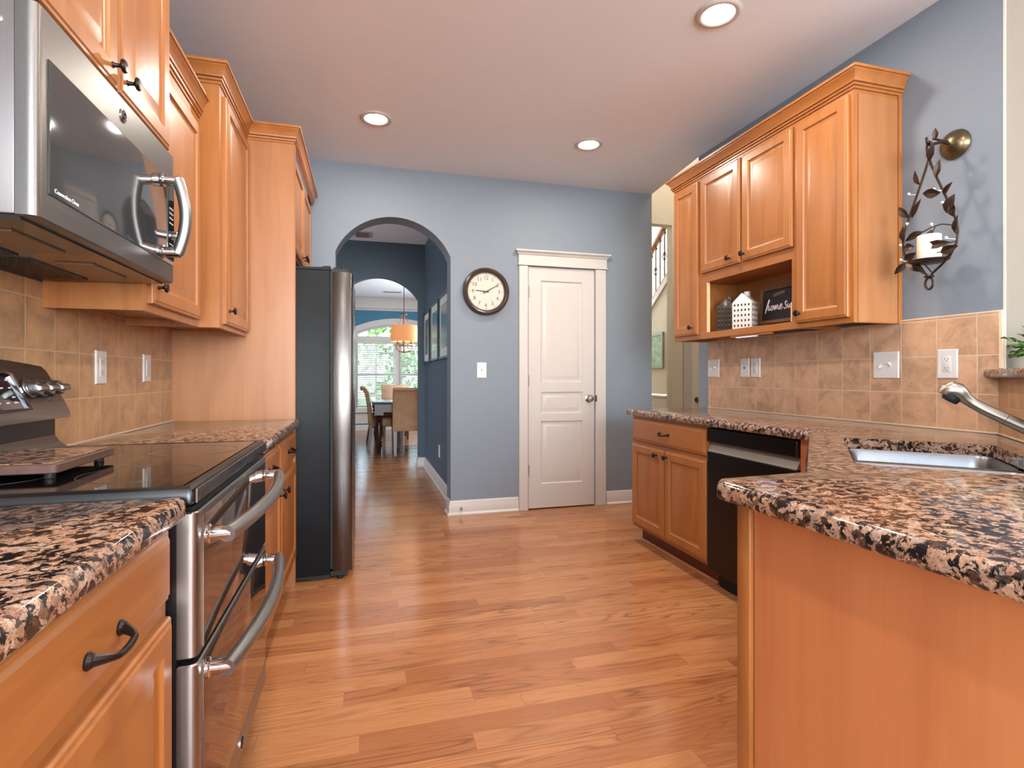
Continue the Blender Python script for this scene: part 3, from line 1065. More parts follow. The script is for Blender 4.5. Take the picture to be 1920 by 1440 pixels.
# ------------------------------------------------------------------ countertops
CPROF = [(0.004, -0.038), (0.0, -0.033), (0.0, -0.016), (0.003, -0.007), (0.008, -0.002), (0.013, 0.0)]
def counter(poly, hole, name, label):
    m = MB()
    rings = [[(x, y, HC + z) for x, y in inset_poly(poly, i)] for i, z in CPROF]
    m.loops(rings, False, False)
    top = inset_poly(poly, CPROF[-1][0])
    bot = inset_poly(poly, CPROF[0][0])
    for pl, z, flip in ((top, HC, False), (bot, HC - 0.038, True)):
        polys = [pl] + ([hole] if hole else [])
        tri = geometry.tessellate_polygon([[Vector((p[0], p[1], 0)) for p in q] for q in polys])
        flat = [p for q in polys for p in q]
        m.add([(p[0], p[1], z) for p in flat], [t[::-1] if flip else t for t in tri])
    if hole:
        m.loops([[(x, y, HC) for x, y in hole], [(x, y, HC - 0.038) for x, y in hole]], False, False)
    o = m.build(name, 'granite', loc=(0, 0, 0), smooth=50)
    return tag(o, label, 'countertop')

counter(round_poly([(WL + 0.001, 0.45), (-0.318, 0.45), (-0.318, 1.15), (WL + 0.001, 1.15)], [0, 0, 0.025, 0]), None, 'granite_countertop', 'short speckled granite counter in left foreground before the stove')
counter(round_poly([(WL + 0.001, 1.955), (-0.318, 1.955), (-0.318, 3.06), (WL + 0.001, 3.06)], [0, 0, 0.02, 0]), None, 'granite_countertop', 'granite counter between the stove and fridge panel')
sink_c = [UV(1.643, 0.088), UV(1.643, 0.51), UV(2.33, 0.51), UV(2.33, 0.088)]
sink_hole = round_poly(sink_c, 0.055, 6)
xb = UV(1.40, VB)[0]
rc = [(WR - 0.001, 1.545), (WR - 0.001, 3.388), (1.757, 3.388), (1.757, 1.79), (1.015, 1.05), (0.765, 1.035), (0.738, 1.0), (0.738, -0.45), (xb - 0.009, -0.45), (xb - 0.009, UV(1.40, VB)[1] + 0.008), UV(2.70, VB - 0.0095)]
rc = round_poly(rc, [0, 0, 0.02, 0.02, 0.05, 0.01, 0.01, 0, 0, 0, 0], 4)
rcc = rc
area2 = sum(rcc[i - 1][0] * rcc[i][1] - rcc[i][0] * rcc[i - 1][1] for i in range(len(rcc)))
if area2 < 0:
    rcc = rcc[::-1]
counter(rcc, sink_hole, 'granite_countertop', 'long angled granite counter with sink wrapping the right side')

# bar ledge
m = MB()
lp = [UV(2.762, VB - 0.045), UV(1.35, VB - 0.045), (UV(1.35, VB - 0.045)[0], -0.45), (UV(1.35, VB)[0] + 0.3, -0.45), (UV(1.35, VB + 0.3)[0], UV(1.35, VB + 0.3)[1]), (2.56, 1.20), (2.56, 1.490), (2.398, 1.490), (2.398, 1.571)]
ar = sum(lp[i - 1][0] * lp[i][1] - lp[i][0] * lp[i - 1][1] for i in range(len(lp)))
if ar < 0:
    lp = lp[::-1]
m.loops([[(x, y, 1.115 + z) for x, y in inset_poly(lp, i)] for i, z in [(0.006, 0), (0, 0.006), (0, 0.024), (0.006, 0.031)]])
tag(m.build('bar_ledge', 'granite', loc=(0, 0, 0)), 'granite bar ledge on the low tiled wall, right picture edge', 'ledge')

# ------------------------------------------------------------------ cabinet parts
DOOR = [(0, 0), (0, 0.012), (0.003, 0.016), (0.009, 0.017), (0.013, 0.020), (0.052, 0.020), (0.056, 0.014), (0.061, 0.011), (0.066, 0.010), (0.069, 0.010), (0.093, 0.017), (0.097, 0.0175)]
DRAW = [(0, 0), (0, 0.010), (0.004, 0.013), (0.010, 0.014), (0.016, 0.019), (0.022, 0.020)]

def knob(T, u, v, parent, w=0.02):
    m = MB(); m.lathe(T, [(0.008, w), (0.0055, w + 0.003), (0.0045, w + 0.014), (0.009, w + 0.018), (0.0155, w + 0.0205), (0.0165, w + 0.024), (0.013, w + 0.0285), (0.0, w + 0.030)], 14, u, v)
    return m.build('knob', 'bronze', parent)

def pull(T, u, v, parent, w=0.02, L=0.096):
    m = MB()
    n = 14
    path, rad = [], []
    for i in range(n + 1):
        t = i / n
        uu = u - L / 2 + L * t
        a = min(1, 4.2 * t, 4.2 * (1 - t))
        path.append(T(uu, v - 0.010 * sin(pi * t), w + 0.003 + 0.024 * sin(a * pi / 2)))
        rad.append(0.0085 - 0.0045 * sin(min(1, 4 * t, 4 * (1 - t)) * pi / 2) + 0.0012 * (1 - abs(2 * t - 1)))
    m.tube(path, rad, 10)
    for s_ in (-1, 1):
        m.lathe(T, [(0.011, w + 0.0002), (0.0115, w + 0.003), (0.008, w + 0.008), (0.0, w + 0.01)], 12, u + s_ * L / 2, v)
    return m.build('pull_handle', 'bronze', parent)

def cdoor(T, u0, u1, v0, v1, parent, kn=None, mat='maple_v'):
    m = MB(); m.nest(T, u0, u1, v0, v1, DOOR)
    o = m.build('door', mat, parent, smooth=20)
    if kn:
        knob(T, kn[0], kn[1], o)
    return o

def cdrawer(T, u0, u1, v0, v1, parent, handle=True, mat='maple_y'):
    m = MB(); m.nest(T, u0, u1, v0, v1, DRAW)
    o = m.build('drawer', mat, parent, smooth=20)
    if handle:
        pull(T, (u0 + u1) / 2, (v0 + v1) / 2 + 0.004, o)
    return o

CROWN = [(0, 0), (0.005, 0), (0.005, 0.010), (0.012, 0.013), (0.013, 0.020), (0.008, 0.023), (0.017, 0.026), (0.019, 0.033), (0.014, 0.036), (0.020, 0.048), (0.029, 0.064), (0.033, 0.068), (0.033, 0.072), (0.039, 0.074), (0.039, 0.086), (0, 0.086)]

# left base cabinets
FX = -0.357
TB = TL(FX)
def left_base(y0, y1, label, splits, pulls=True):
    c = thing('base_cabinet', label, 'cabinet', ((WL + FX) / 2, (y0 + y1) / 2, 0))
    MB().box(WL + 0.002, FX, y0, y1, 0.115, 0.8545).build('cabinet_box', 'maple_y', c)
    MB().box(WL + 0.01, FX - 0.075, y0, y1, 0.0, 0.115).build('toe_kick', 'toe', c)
    return c

c = left_base(0.46, 1.147, 'near left maple base cabinet, drawer above door, in foreground', None)
cdrawer(TB, 0.50, 1.124, 0.708, 0.838, c, False).name = 'drawer'
dr = [o for o in c.children if o.name.startswith('drawer')][0]
pull(TB, 0.848, 0.758, dr)
cdoor(TB, 0.50, 1.128, 0.165, 0.676, c)
c = left_base(1.957, 3.058, 'maple base cabinet with two drawers between stove and fridge', None)
cdrawer(TB, 1.985, 2.455, 0.694, 0.828, c)
cdrawer(TB, 2.475, 3.045, 0.694, 0.828, c)
cdoor(TB, 1.985, 2.495, 0.165, 0.664, c, (2.45, 0.615))
cdoor(TB, 2.510, 3.045, 0.165, 0.664, c, (2.565, 0.615))

# ------------------------------------------------------------------ range
RY0, RY1 = 1.160, 1.945
rg = thing('range_stove', 'stainless double-oven electric range with black glass cooktop', 'stove', (-0.62, (RY0 + RY1) / 2, 0))
MB().box(-0.905, -0.345, RY0 + 0.004, RY1 - 0.004, 0.04, 0.871).build('body', 'black', rg)
MB().box(-0.88, -0.37, RY0 + 0.02, RY1 - 0.02, 0.0, 0.04).build('plinth', 'rubber', rg)
fp_ = round_poly([(-0.905, RY0 - 0.004), (-0.312, RY0 - 0.004), (-0.312, RY1 + 0.004), (-0.905, RY1 + 0.004)], [0, 0.012, 0.012, 0], 4)
m = MB(); m.loops([[(x, y, z) for x, y in inset_poly(fp_, i)] for i, z in [(0.004, 0.8725), (0, 0.877), (0, 0.894), (0.004, 0.903), (0.012, 0.9075), (0.022, 0.9065), (0.024, 0.905)]]); m.build('cooktop_frame', 'black', rg)
m = MB()
m.nest(TL(-0.3118), RY0 + 0.008, RY1 - 0.006, 0.874, 0.902, [(0, 0.0), (0.001, 0.003), (0.006, 0.0045)])
m.build('front_trim', 'darksteel', rg)
gp = inset_poly(fp_, 0.026)
m = MB(); m.loops([[(x, y, z) for x, y in gp] for z in (0.9052, 0.9064)]); ct = m.build('cooktop_glass', 'blackglass', rg)
for (bx, by, br_) in ((-0.47, 1.36, 0.115), (-0.47, 1.73, 0.115), (-0.73, 1.36, 0.085), (-0.73, 1.73, 0.085)):
    m = MB()
    m.lathe(TZ(0.9064, bx, by), [(br_ - 0.0015, 0.0001), (br_ - 0.0015, 0.0004), (br_, 0.0004), (br_, 0.0001), (br_ - 0.0015, 0.0001)], 40)
    m.build('burner_ring', 'burnerprint', ct)
# back guard
MB().box(-0.917, -0.880, RY0 + 0.02, RY1 - 0.045, 0.9065, 1.02).build('riser', 'black', rg)
m = MB(); sweep(m, [(-0.88, RY0 + 0.02), (-0.88, RY1 - 0.045)], [(0.0, 0.0), (0.045, 0.0), (0.03, 0.006), (0.012, 0.02), (0.0, 0.04)], 0.9066, 1); m.build('riser_cove', 'steel', rg)
Tb = lambda u, v, w: (-0.848 - (v - 1.0) * 0.36 + w, u, v)
ye0, ye1 = RY0 + 0.0, RY1 - 0.02
bo = [(ye0 + 0.012, 0.998), (ye1 - 0.012, 0.998), (ye1, 1.012), (ye1 - 0.004, 1.045), (ye1 - 0.035, 1.135), (ye1 - 0.05, 1.148)]
for i in range(1, 10):
    t = i / 10
    bo.append((ye1 - 0.05 + (ye0 - ye1 + 0.10) * t, 1.148 + 0.022 * sin(pi * t)))
bo += [(ye0 + 0.05, 1.148), (ye0 + 0.035, 1.135), (ye0 + 0.004, 1.045), (ye0, 1.012)]
m = MB(); m.slab(Tb, bo, [], -0.016, 0.0); cp = m.build('control_panel', 'steel', rg, bevel=0.006)
m = MB(); m.slab(Tb, [(1.37, 1.035), (1.725, 1.035), (1.705, 1.122), (1.68, 1.128), (1.42, 1.128), (1.39, 1.122)], [], 0.0002, 0.004); ds = m.build('display', 'display', rg, bevel=0.001)
m = MB(); m.slab(Tb, [(1.36, 1.030), (1.735, 1.030), (1.713, 1.126), (1.684, 1.134), (1.416, 1.134), (1.382, 1.126)], [[(1.37, 1.035), (1.39, 1.122), (1.42, 1.128), (1.68, 1.128), (1.705, 1.122), (1.725, 1.035)]], 0.0002, 0.007); m.build('display_bezel', 'chrome', rg)
m = MB()
random.seed(5)
for r_, zz in enumerate((1.05, 1.064, 1.088, 1.108)):
    for q in range(9):
        yy = 1.41 + q * 0.033
        m.slab(Tb, [(yy, zz), (yy + random.uniform(0.008, 0.018), zz), (yy + 0.014, zz + 0.0035), (yy, zz + 0.0035)], [], 0.0041, 0.0044)
m.build('print', 'mark', ds)
for ky in (1.215, 1.285, 1.762, 1.818, 1.874):
    kv = 1.088
    m = MB(); m.lathe(Tb, [(0.026, 0.0005), (0.026, 0.006), (0.021, 0.008), (0.020, 0.026), (0.017, 0.029), (0, 0.029)], 20, ky, kv)
    m.nest(Tb, ky - 0.0245, ky + 0.0245, kv - 0.008, kv + 0.010, [(0, 0.012), (0.0, 0.036), (0.004, 0.043)])
    m.build('knob', 'steel_h', rg, bevel=0.002)
m = MB()
for ky in (1.762, 1.818, 1.874):
    for d in (-0.02, 0.02):
        m.slab(Tb, [(ky + d, 1.047), (ky + d + 0.004, 1.047), (ky + d + 0.004, 1.052), (ky + d, 1.052)], [], 0.0002, 0.0005)
m.build('dial_marks', 'ink', cp)

def plan_round(x_back, x_front, y0, y1, r):
    return round_poly([(x_back, y0), (x_front, y0), (x_front, y1), (x_back, y1)], [0, r, r, 0], 8)

def handle_bar(name, path_T, u0, u1, v, base_w, out_mid, out_end, rad, parent, mat='steel_h', vertical=False, flat=1.0):
    n = 24
    path = []
    for i in range(n + 1):
        t = i / n
        a = u0 + (u1 - u0) * t
        w = base_w + out_end + (out_mid - out_end) * sin(pi * t) ** 0.9
        path.append(path_T(v, a, w) if vertical else path_T(a, v, w))
    m = MB(); m.tube(path, rad, 12, flat=flat)
    o = m.build(name, mat, parent)
    for a in (u0 + (u1 - u0) * 0.02, u1 - (u1 - u0) * 0.02):
        m = MB()
        if vertical:
            m.tube([path_T(v, a, base_w + 0.0002), path_T(v, a, base_w + out_end + rad * 0.4)], rad * 0.95, 12)
            m.lathe(lambda p, q, w: path_T(p, q, w), [(rad * 1.25, base_w + 0.0002), (rad * 1.25, base_w + 0.006), (rad, base_w + 0.009)], 12, v, a)
        else:
            m.tube([path_T(a, v, base_w + 0.0002), path_T(a, v, base_w + out_end + rad * 0.4)], rad * 0.95, 12)
            m.lathe(lambda p, q, w: path_T(p, q, w), [(rad * 1.25, base_w + 0.0002), (rad * 1.25, base_w + 0.006), (rad, base_w + 0.009)], 12, a, v)
        m.build('handle_post', 'chrome', o)
    return o

XD = -0.309
def oven_door(z0, z1, g0, g1, hz):
    pl = plan_round(-0.3445, XD, RY0 + 0.006, RY1 - 0.006, 0.028)
    m = MB(); m.loops([[(x, y, z) for x, y in inset_poly(pl, i)] for i, z in [(0.003, z0), (0, z0 + 0.003), (0, z1 - 0.003), (0.003, z1)]])
    d = m.build('oven_door', 'steel_v', rg)
    m = MB(); m.nest(TL(XD), RY0 + 0.042, RY1 - 0.042, g0, g1, [(0, 0.0003), (0.0, 0.0025), (0.002, 0.0035)]); m.build('oven_glass', 'ovenglass', d)
    handle_bar('oven_handle', TL(XD), RY0 + 0.045, RY1 - 0.045, hz, 0.0035, 0.072, 0.040, 0.0165, d)
    return d
oven_door(0.572, 0.856, 0.580, 0.842, 0.800)
od = oven_door(0.115, 0.560, 0.195, 0.553, 0.528)
m = MB(); m.nest(TL(-0.3445), RY0 + 0.03, RY1 - 0.03, 0.843, 0.862, [(0, 0), (0, 0.02), (0.002, 0.022)]); m.build('vent_strip', 'black', rg)

def emblem(T, u, v, r, parent, su=1.0):
    m = MB(); m.lathe(T, [(r, 0.0002), (r, 0.002), (r * 0.92, 0.003), (r * 0.86, 0.0024), (0, 0.0024)], 24, u, v, su, 1)
    e = m.build('emblem', 'chrome', parent)
    m = MB()
    for ph in (0, pi):
        m.tube([T(u + su * r * (0.15 + 0.5 * t / 10) * cos(ph + t * 0.42), v + r * (0.15 + 0.5 * t / 10) * sin(ph + t * 0.42), 0.003) for t in range(11)], r * 0.06, 6)
    m.tube([T(u + su * r * 0.74 * cos(2 * pi * t / 24), v + r * 0.74 * sin(2 * pi * t / 24), 0.0027) for t in range(24)], r * 0.05, 6, True)
    m.build('emblem_scroll', 'darksteel', e)
emblem(TL(XD), 1.555, 0.155, 0.020, od)

# stone board on the cooktop
tb = thing('trivet_board', 'thick speckled stone board with small feet resting on cooktop', 'trivet', (-0.76, 1.41, 0.9064))
c0 = Vector((-0.752, 1.452))
def rb(x, y, a=0.02):
    return (c0.x + x * cos(a) - y * sin(a), c0.y + x * sin(a) + y * cos(a))
pl = round_poly([rb(-0.105, -0.142), rb(0.145, -0.142), rb(0.145, 0.142), rb(-0.105, 0.142)], 0.012, 3)
m = MB(); m.loops([[(x, y, z) for x, y in inset_poly(pl, i)] for i, z in [(0.002, 0.920), (0, 0.922), (0, 0.9375), (0.003, 0.940)]]); m.build('slab', plain('rough_brown_stone', (84, 56, 44), 0.6, var=0.2, scale=40), tb)
m = MB(); m.loops([[(x, y, z) for x, y in inset_poly(pl, 0.01)] for z in (0.9401, 0.9412)]); m.build('top_inlay', 'granite', tb)
for fx, fy in ((-0.08, -0.115), (0.12, -0.115), (0.12, 0.115), (-0.08, 0.115)):
    q = rb(fx, fy)
    m = MB(); m.lathe(TZ(0.9066, *q), [(0.010, 0), (0.011, 0.002), (0.009, 0.0133), (0, 0.0133)], 10); m.build('foot', 'rubber', tb)

# ------------------------------------------------------------------ microwave
MY0, MY1, MZ0, MZ1 = 1.172, 1.912, 1.410, 1.806
mw = thing('microwave', 'stainless over-range microwave with dark glass door', 'microwave', (-0.74, 1.54, MZ0))
MB().box(WL + 0.01, -0.606, MY0 + 0.003, MY1 - 0.003, MZ0 + 0.004, MZ1).build('body', steel('grey_painted_case', (120, 116, 116), 0.42, 2, 0.6), mw, bevel=0.003)
mb_ = MB().box(WL + 0.02, -0.60, MY0 + 0.01, MY1 - 0.01, MZ0 - 0.004, MZ0 + 0.0035)
mb_.build('underside', plain('glossy_brown_black', (30, 24, 20), 0.12, spec=0.7), mw)
for yv in (1.27, 1.60):
    m = MB().box(-0.74, -0.66, yv, yv + 0.2, MZ0 - 0.008, MZ0 - 0.0042); m.build('lamp_cover', plain('amber_lamp_cover', (120, 90, 62), 0.3), mw)
    m = MB().box(-0.90, -0.78, yv - 0.02, yv + 0.26, MZ0 - 0.008, MZ0 - 0.0042)
    for i in range(12):
        m.box(-0.895 + i * 0.0095, -0.892 + i * 0.0095, yv - 0.015, yv + 0.255, MZ0 - 0.010, MZ0 - 0.008)
    m.build('grease_filter', 'darksteel', mw)
XM = -0.570
pl = plan_round(-0.604, XM, MY0, MY1, 0.030)
m = MB(); m.loops([[(x, y, z) for x, y in inset_poly(pl, i)] for i, z in [(0.003, MZ0), (0, MZ0 + 0.003), (0, MZ1 - 0.003), (0.003, MZ1)]]); md = m.build('door', 'steel', mw)
m = MB(); m.nest(TL(XM), MY0 + 0.035, MY1 - 0.012, 1.463, 1.716, [(0, 0.0003), (0, 0.002), (0.003, 0.0032)]); mg = m.build('door_glass', 'mwglass', md)
handle_bar('door_handle', TL(XM), 1.480, 1.700, 1.790, 0.0034, 0.062, 0.040, 0.0165, md, vertical=True)
m = MB(); put_text(m, TL(XM), 'Convection Oven', 0.0125, MY0 + 0.095, 1.474, 0.0034); m.build('lettering', 'mark', md)
emblem(TL(XM), 1.535, 1.762, 0.0165, md)
m = MB().box(XM + 0.0034, XM + 0.0044, 1.845, 1.892, 1.475, 1.71); cpn = m.build('control_strip', 'blackglass', md)
m = MB(); m.lathe(TL(XM), [(0.014, 0.0045), (0.014, 0.022), (0.011, 0.026), (0, 0.026)], 18, 1.868, 1.55); m.build('dial', 'chrome', cpn)
m = MB()
for i, zz in enumerate((1.495, 1.508, 1.521, 1.585, 1.60, 1.615, 1.63)):
    for q in range(3):
        m.box(XM + 0.0045, XM + 0.0048, 1.852 + q * 0.012, 1.859 + q * 0.012, zz, zz + 0.004)
m.build('key_marks', 'mark', cpn)
m = MB(); m.lathe(lambda u, v, w: (u, MY0 + 0.003 - w, v), [(0.006, 0.0), (0.006, 0.002), (0.003, 0.003), (0, 0.003)], 12, -0.628, 1.762); m.build('screw', 'chrome', mw)

# ------------------------------------------------------------------ left upper cabinets
def box_parts(c, x0, x1, y0, y1, z0, z1, recess=0.022, mat='maple_v'):
    m = MB(); m.box(x0, x1, y0, y1, z0 + recess, z1)
    m.box(x0, x1, y0, y0 + 0.016, z0, z0 + recess)
    m.box(x0, x1, y1 - 0.016, y1, z0, z0 + recess)
    m.box(x1 - 0.018, x1, y0 + 0.016, y1 - 0.016, z0, z0 + recess)
    return m.build('cabinet_box', mat, c)

c = thing('upper_cabinet', 'maple two-door cabinet above the microwave', 'cabinet', (-0.76, 1.54, 1.81))
MB().box(WL + 0.0095, -0.598, 1.165, 1.918, 1.812, 2.36).build('cabinet_box', 'maple_v', c)
T_ = TL(-0.598)
cdoor(T_, 1.18, 1.538, 1.824, 2.335, c, (1.500, 1.868))
cdoor(T_, 1.546, 1.905, 1.824, 2.335, c, (1.584, 1.868))
m = MB(); sweep(m, [(WL + 0.0095, 1.165), (-0.598, 1.165), (-0.598, 1.918), (WL + 0.0095, 1.918)], CROWN, 2.36, 1); m.build('crown', 'maple_y', c)

c = thing('upper_cabinet', 'short maple cabinet just right of the microwave', 'cabinet', (-0.79, 2.21, 1.325))
XS = -0.660
box_parts(c, WL + 0.0095, XS, 1.920, 2.516, 1.325, 2.20, 0.03)
T_ = TL(XS)
cdoor(T_, 1.955, 2.475, 1.352, 2.150, c, (1.992, 1.408))
m = MB(); sweep(m, [(XS, 1.9185), (XS, 2.516)], CROWN, 2.20, 1); m.build('crown', 'maple_y', c)
m = MB().box(-0.90, -0.88, 2.10, 2.16, 1.3525, 1.3545); m.box(-0.79, -0.74, 2.18, 2.2, 1.3525, 1.3546); m.build('mounting_clip', 'caulk', c)

c = thing('upper_cabinet', 'tall maple cabinet between short cabinet and fridge panel', 'cabinet', (-0.75, 2.79, 1.325))
XT = -0.583
box_parts(c, WL + 0.0095, XT, 2.517, 3.0605, 1.325, 2.352, 0.03)
T_ = TL(XT)
cdoor(T_, 2.565, 3.045, 1.345, 2.325, c, (2.605, 1.405))
m = MB(); sweep(m, [(WL + 0.0095, 2.517), (XT, 2.517), (XT, 3.0605)], CROWN, 2.352, 1); m.build('crown', 'maple_y', c)

c = thing('refrigerator_surround', 'full-height maple side panel and bridge cabinet around the fridge', 'cabinet', (-0.65, 3.6, 0))
MB().box(WL + 0.0005, -0.352, 3.0615, 3.083, 0.0, 2.352).build('side_panel', 'veneer', c)
MB().box(-0.3519, -0.345, 3.0605, 3.084, 0.0, 2.352).build('edge_strip', 'maple_v', c)
MB().box(WL + 0.001, -0.375, 3.0835, 4.13, 1.80, 2.352).build('cabinet_box', 'maple_v', c)
T_ = TL(-0.375)
cdoor(T_, 3.105, 3.60, 1.815, 2.325, c, (3.56, 1.855))
cdoor(T_, 3.61, 4.11, 1.815, 2.325, c, (3.65, 1.855))
m = MB(); sweep(m, [(XT, 3.0615), (-0.355, 3.0615), (-0.355, 4.13), (-0.6, 4.13)], CROWN, 2.352, 1); m.build('crown', 'maple_y', c)

# ------------------------------------------------------------------ refrigerator
FY0, FY1 = 3.10, 4.02
rf = thing('refrigerator', 'tall black stainless refrigerator with charcoal side', 'refrigerator', (-0.5, 3.56, 0))
m = MB().box(-0.895, -0.172, FY0, FY1, 0.03, 1.70)
m.build('case', 'fridgeside', rf, bevel=0.006)
m = MB().slab(lambda u, v, w: (u, w, v), [(-0.895, 1.7005), (-0.17, 1.7005), (-0.17, 1.722), (-0.20, 1.722), (-0.215, 1.716), (-0.30, 1.712), (-0.895, 1.712)], [], FY0 - 0.002, FY1 + 0.002)
m.build('top_cap', 'fridgeside', rf)
MB().box(-0.171, -0.158, FY0 + 0.012, FY1 - 0.012, 0.06, 1.70).build('door_gasket', 'rubber', rf)
def fridge_door(y0, y1):
    yc = (y0 + y1) / 2
    pts = [(-0.1575, y0), (-0.066, y0)] + [(-0.058 + 0.010 * (1 - ((y - yc) / (yc - y0)) ** 2), y) for y in [y0 + 0.004 + (y1 - y0 - 0.008) * i / 10 for i in range(11)]] + [(-0.066, y1), (-0.1575, y1)]
    m = MB(); m.loops([[(x, y, z) for x, y in pts] for z in (0.048, 1.692)])
    return m.build('door', 'darksteel', rf, bevel=0.002)
fd1 = fridge_door(FY0 + 0.002, 3.515)
fd2 = fridge_door(3.523, FY1 - 0.002)
for dd, yy in ((fd1, 3.488), (fd2, 3.55)):
    m = MB().box(-0.060, -0.0505, yy - 0.006, yy + 0.006, 0.75, 1.50); m.build('handle_recess', 'chrome', dd)
m = MB(); m.box(-0.17, -0.075, FY0 + 0.02, FY0 + 0.06, 1.6925, 1.712); m.tube([(-0.105, FY0 + 0.04, 1.712), (-0.105, FY0 + 0.04, 1.728)], 0.009, 10); m.tube([(-0.148, FY0 + 0.035, 1.705), (-0.148, FY0 + 0.035, 1.722)], 0.007, 10); m.build('top_hinge', 'rubber', rf)
m = MB(); m.box(-0.17, -0.085, FY0 + 0.01, FY0 + 0.06, 0.022, 0.046); m.tube([(-0.12, FY0 + 0.03, 0.0), (-0.12, FY0 + 0.03, 0.03)], 0.016, 10); m.build('bottom_hinge', 'rubber', rf)
for (fx, fy) in ((-0.84, FY0 + 0.06), (-0.84, FY1 - 0.06), (-0.24, FY1 - 0.06), (-0.24, FY0 + 0.06)):
    m = MB(); m.tube([(fx, fy, 0), (fx, fy, 0.03)], 0.018, 10); m.build('foot', 'rubber', rf)
MB().box(-0.88, -0.175, FY0 + 0.015, FY1 - 0.015, 0.012, 0.03).build('base_grille', 'rubber', rf)

# ------------------------------------------------------------------ right upper cabinets
UX, UZ0, UZ1 = 2.126, 1.362, 2.412
T_ = TR(UX)
def upper_box(c, y0, y1, z0=UZ0):
    m = MB(); m.box(UX, WR - 0.001, y0, y1, z0 + 0.022, UZ1)
    m.box(UX, UX + 0.018, y0, y1, z0, z0 + 0.022)
    m.box(UX + 0.018, WR - 0.001, y0, y0 + 0.014, z0, z0 + 0.022)
    m.box(UX + 0.018, WR - 0.001, y1 - 0.014, y1, z0, z0 + 0.022)
    return m.build('cabinet_box', 'maple_v', c)
c = thing('upper_cabinet', 'narrow maple upper cabinet at the far end of right wall', 'cabinet', (2.26, 3.2, UZ0))
upper_box(c, 3.045, 3.352)
cdoor(T_, 3.063, 3.338, 1.392, 2.395, c, (3.118, 1.442))
c = thing('upper_cabinet', 'maple cabinet with two short doors over an open display niche', 'cabinet', (2.26, 2.64, UZ0))
m = MB()
m.box(UX, WR - 0.001, 2.2505, 3.0445, 1.722, UZ1)
m.box(UX, UX + 0.02, 2.2505, 2.275, 1.40, 1.722)
m.box(UX, UX + 0.02, 2.985, 3.0445, 1.40, 1.722)
m.box(UX + 0.02, WR - 0.012, 2.2505, 2.266, 1.40, 1.722)
m.box(UX + 0.02, WR - 0.012, 3.03, 3.0445, 1.40, 1.722)
m.box(WR - 0.012, WR - 0.001, 2.2505, 3.0445, 1.40, 1.722)
m.box(UX, WR - 0.001, 2.2505, 3.0445, 1.384, 1.40)
m.box(UX, UX + 0.018, 2.2505, 3.0445, UZ0, 1.384)
m.build('cabinet_box', 'maple_y', c)
MB().box(UX + 0.0005, UX + 0.0195, 2.2752, 2.283, 1.401, 1.50).box(UX + 0.0005, UX + 0.0195, 2.977, 2.9848, 1.401, 1.72).build('raw_edge', plain('pale_raw_wood', (226, 190, 140), 0.6), c)
cdoor(T_, 2.655, 3.028, 1.782, 2.395, c, (2.735, 1.823))
cdoor(T_, 2.258, 2.635, 1.782, 2.395, c, (2.612, 1.823))
c = thing('upper_cabinet', 'tall maple upper cabinet nearest the wall sconce', 'cabinet', (2.26, 2.08, UZ0))
upper_box(c, 1.913, 2.250)
MB().box(UX + 0.022, WR - 0.024, 1.9095, 1.9128, UZ0 + 0.004, UZ1 - 0.02).build('end_panel', 'veneer', c)
MB().box(WR - 0.022, WR - 0.001, 1.906, 1.9128, UZ0, UZ1).build('scribe_strip', 'maple_v', c)
cdoor(T_, 1.932, 2.236, 1.388, 2.395, c, (2.205, 1.434))
m = MB(); sweep(m, [(UX + 0.2, 3.352), (UX, 3.352), (UX, 1.912), (WR - 0.002, 1.912)], [(o * 1.2, z) for o, z in CROWN], 2.4125, 1)
m.box(UX, WR - 0.002, 1.912, 3.352, 2.4125, 2.43)
tag(m.build('crown_moulding', 'maple_y'), 'stepped maple crown moulding along the top of right upper cabinets', 'moulding')
ld = thing('under_cabinet_light', 'slim strip light glowing blue-white under the display niche', 'light', (2.16, 2.62, 1.36))
MB().box(2.130, 2.158, 2.44, 2.76, 1.3505, 1.3615).build('housing', 'maple_y', ld)
m = MB()
for i in range(7):
    m.box(2.133, 2.155, 2.555 + i * 0.024, 2.572 + i * 0.024, 1.3475, 1.3504)
m.build('led_row', 'led', ld)
MB().box(2.131, 2.157, 2.545, 2.725, 1.3483, 1.3504).build('lens_bar', 'chrome', ld)

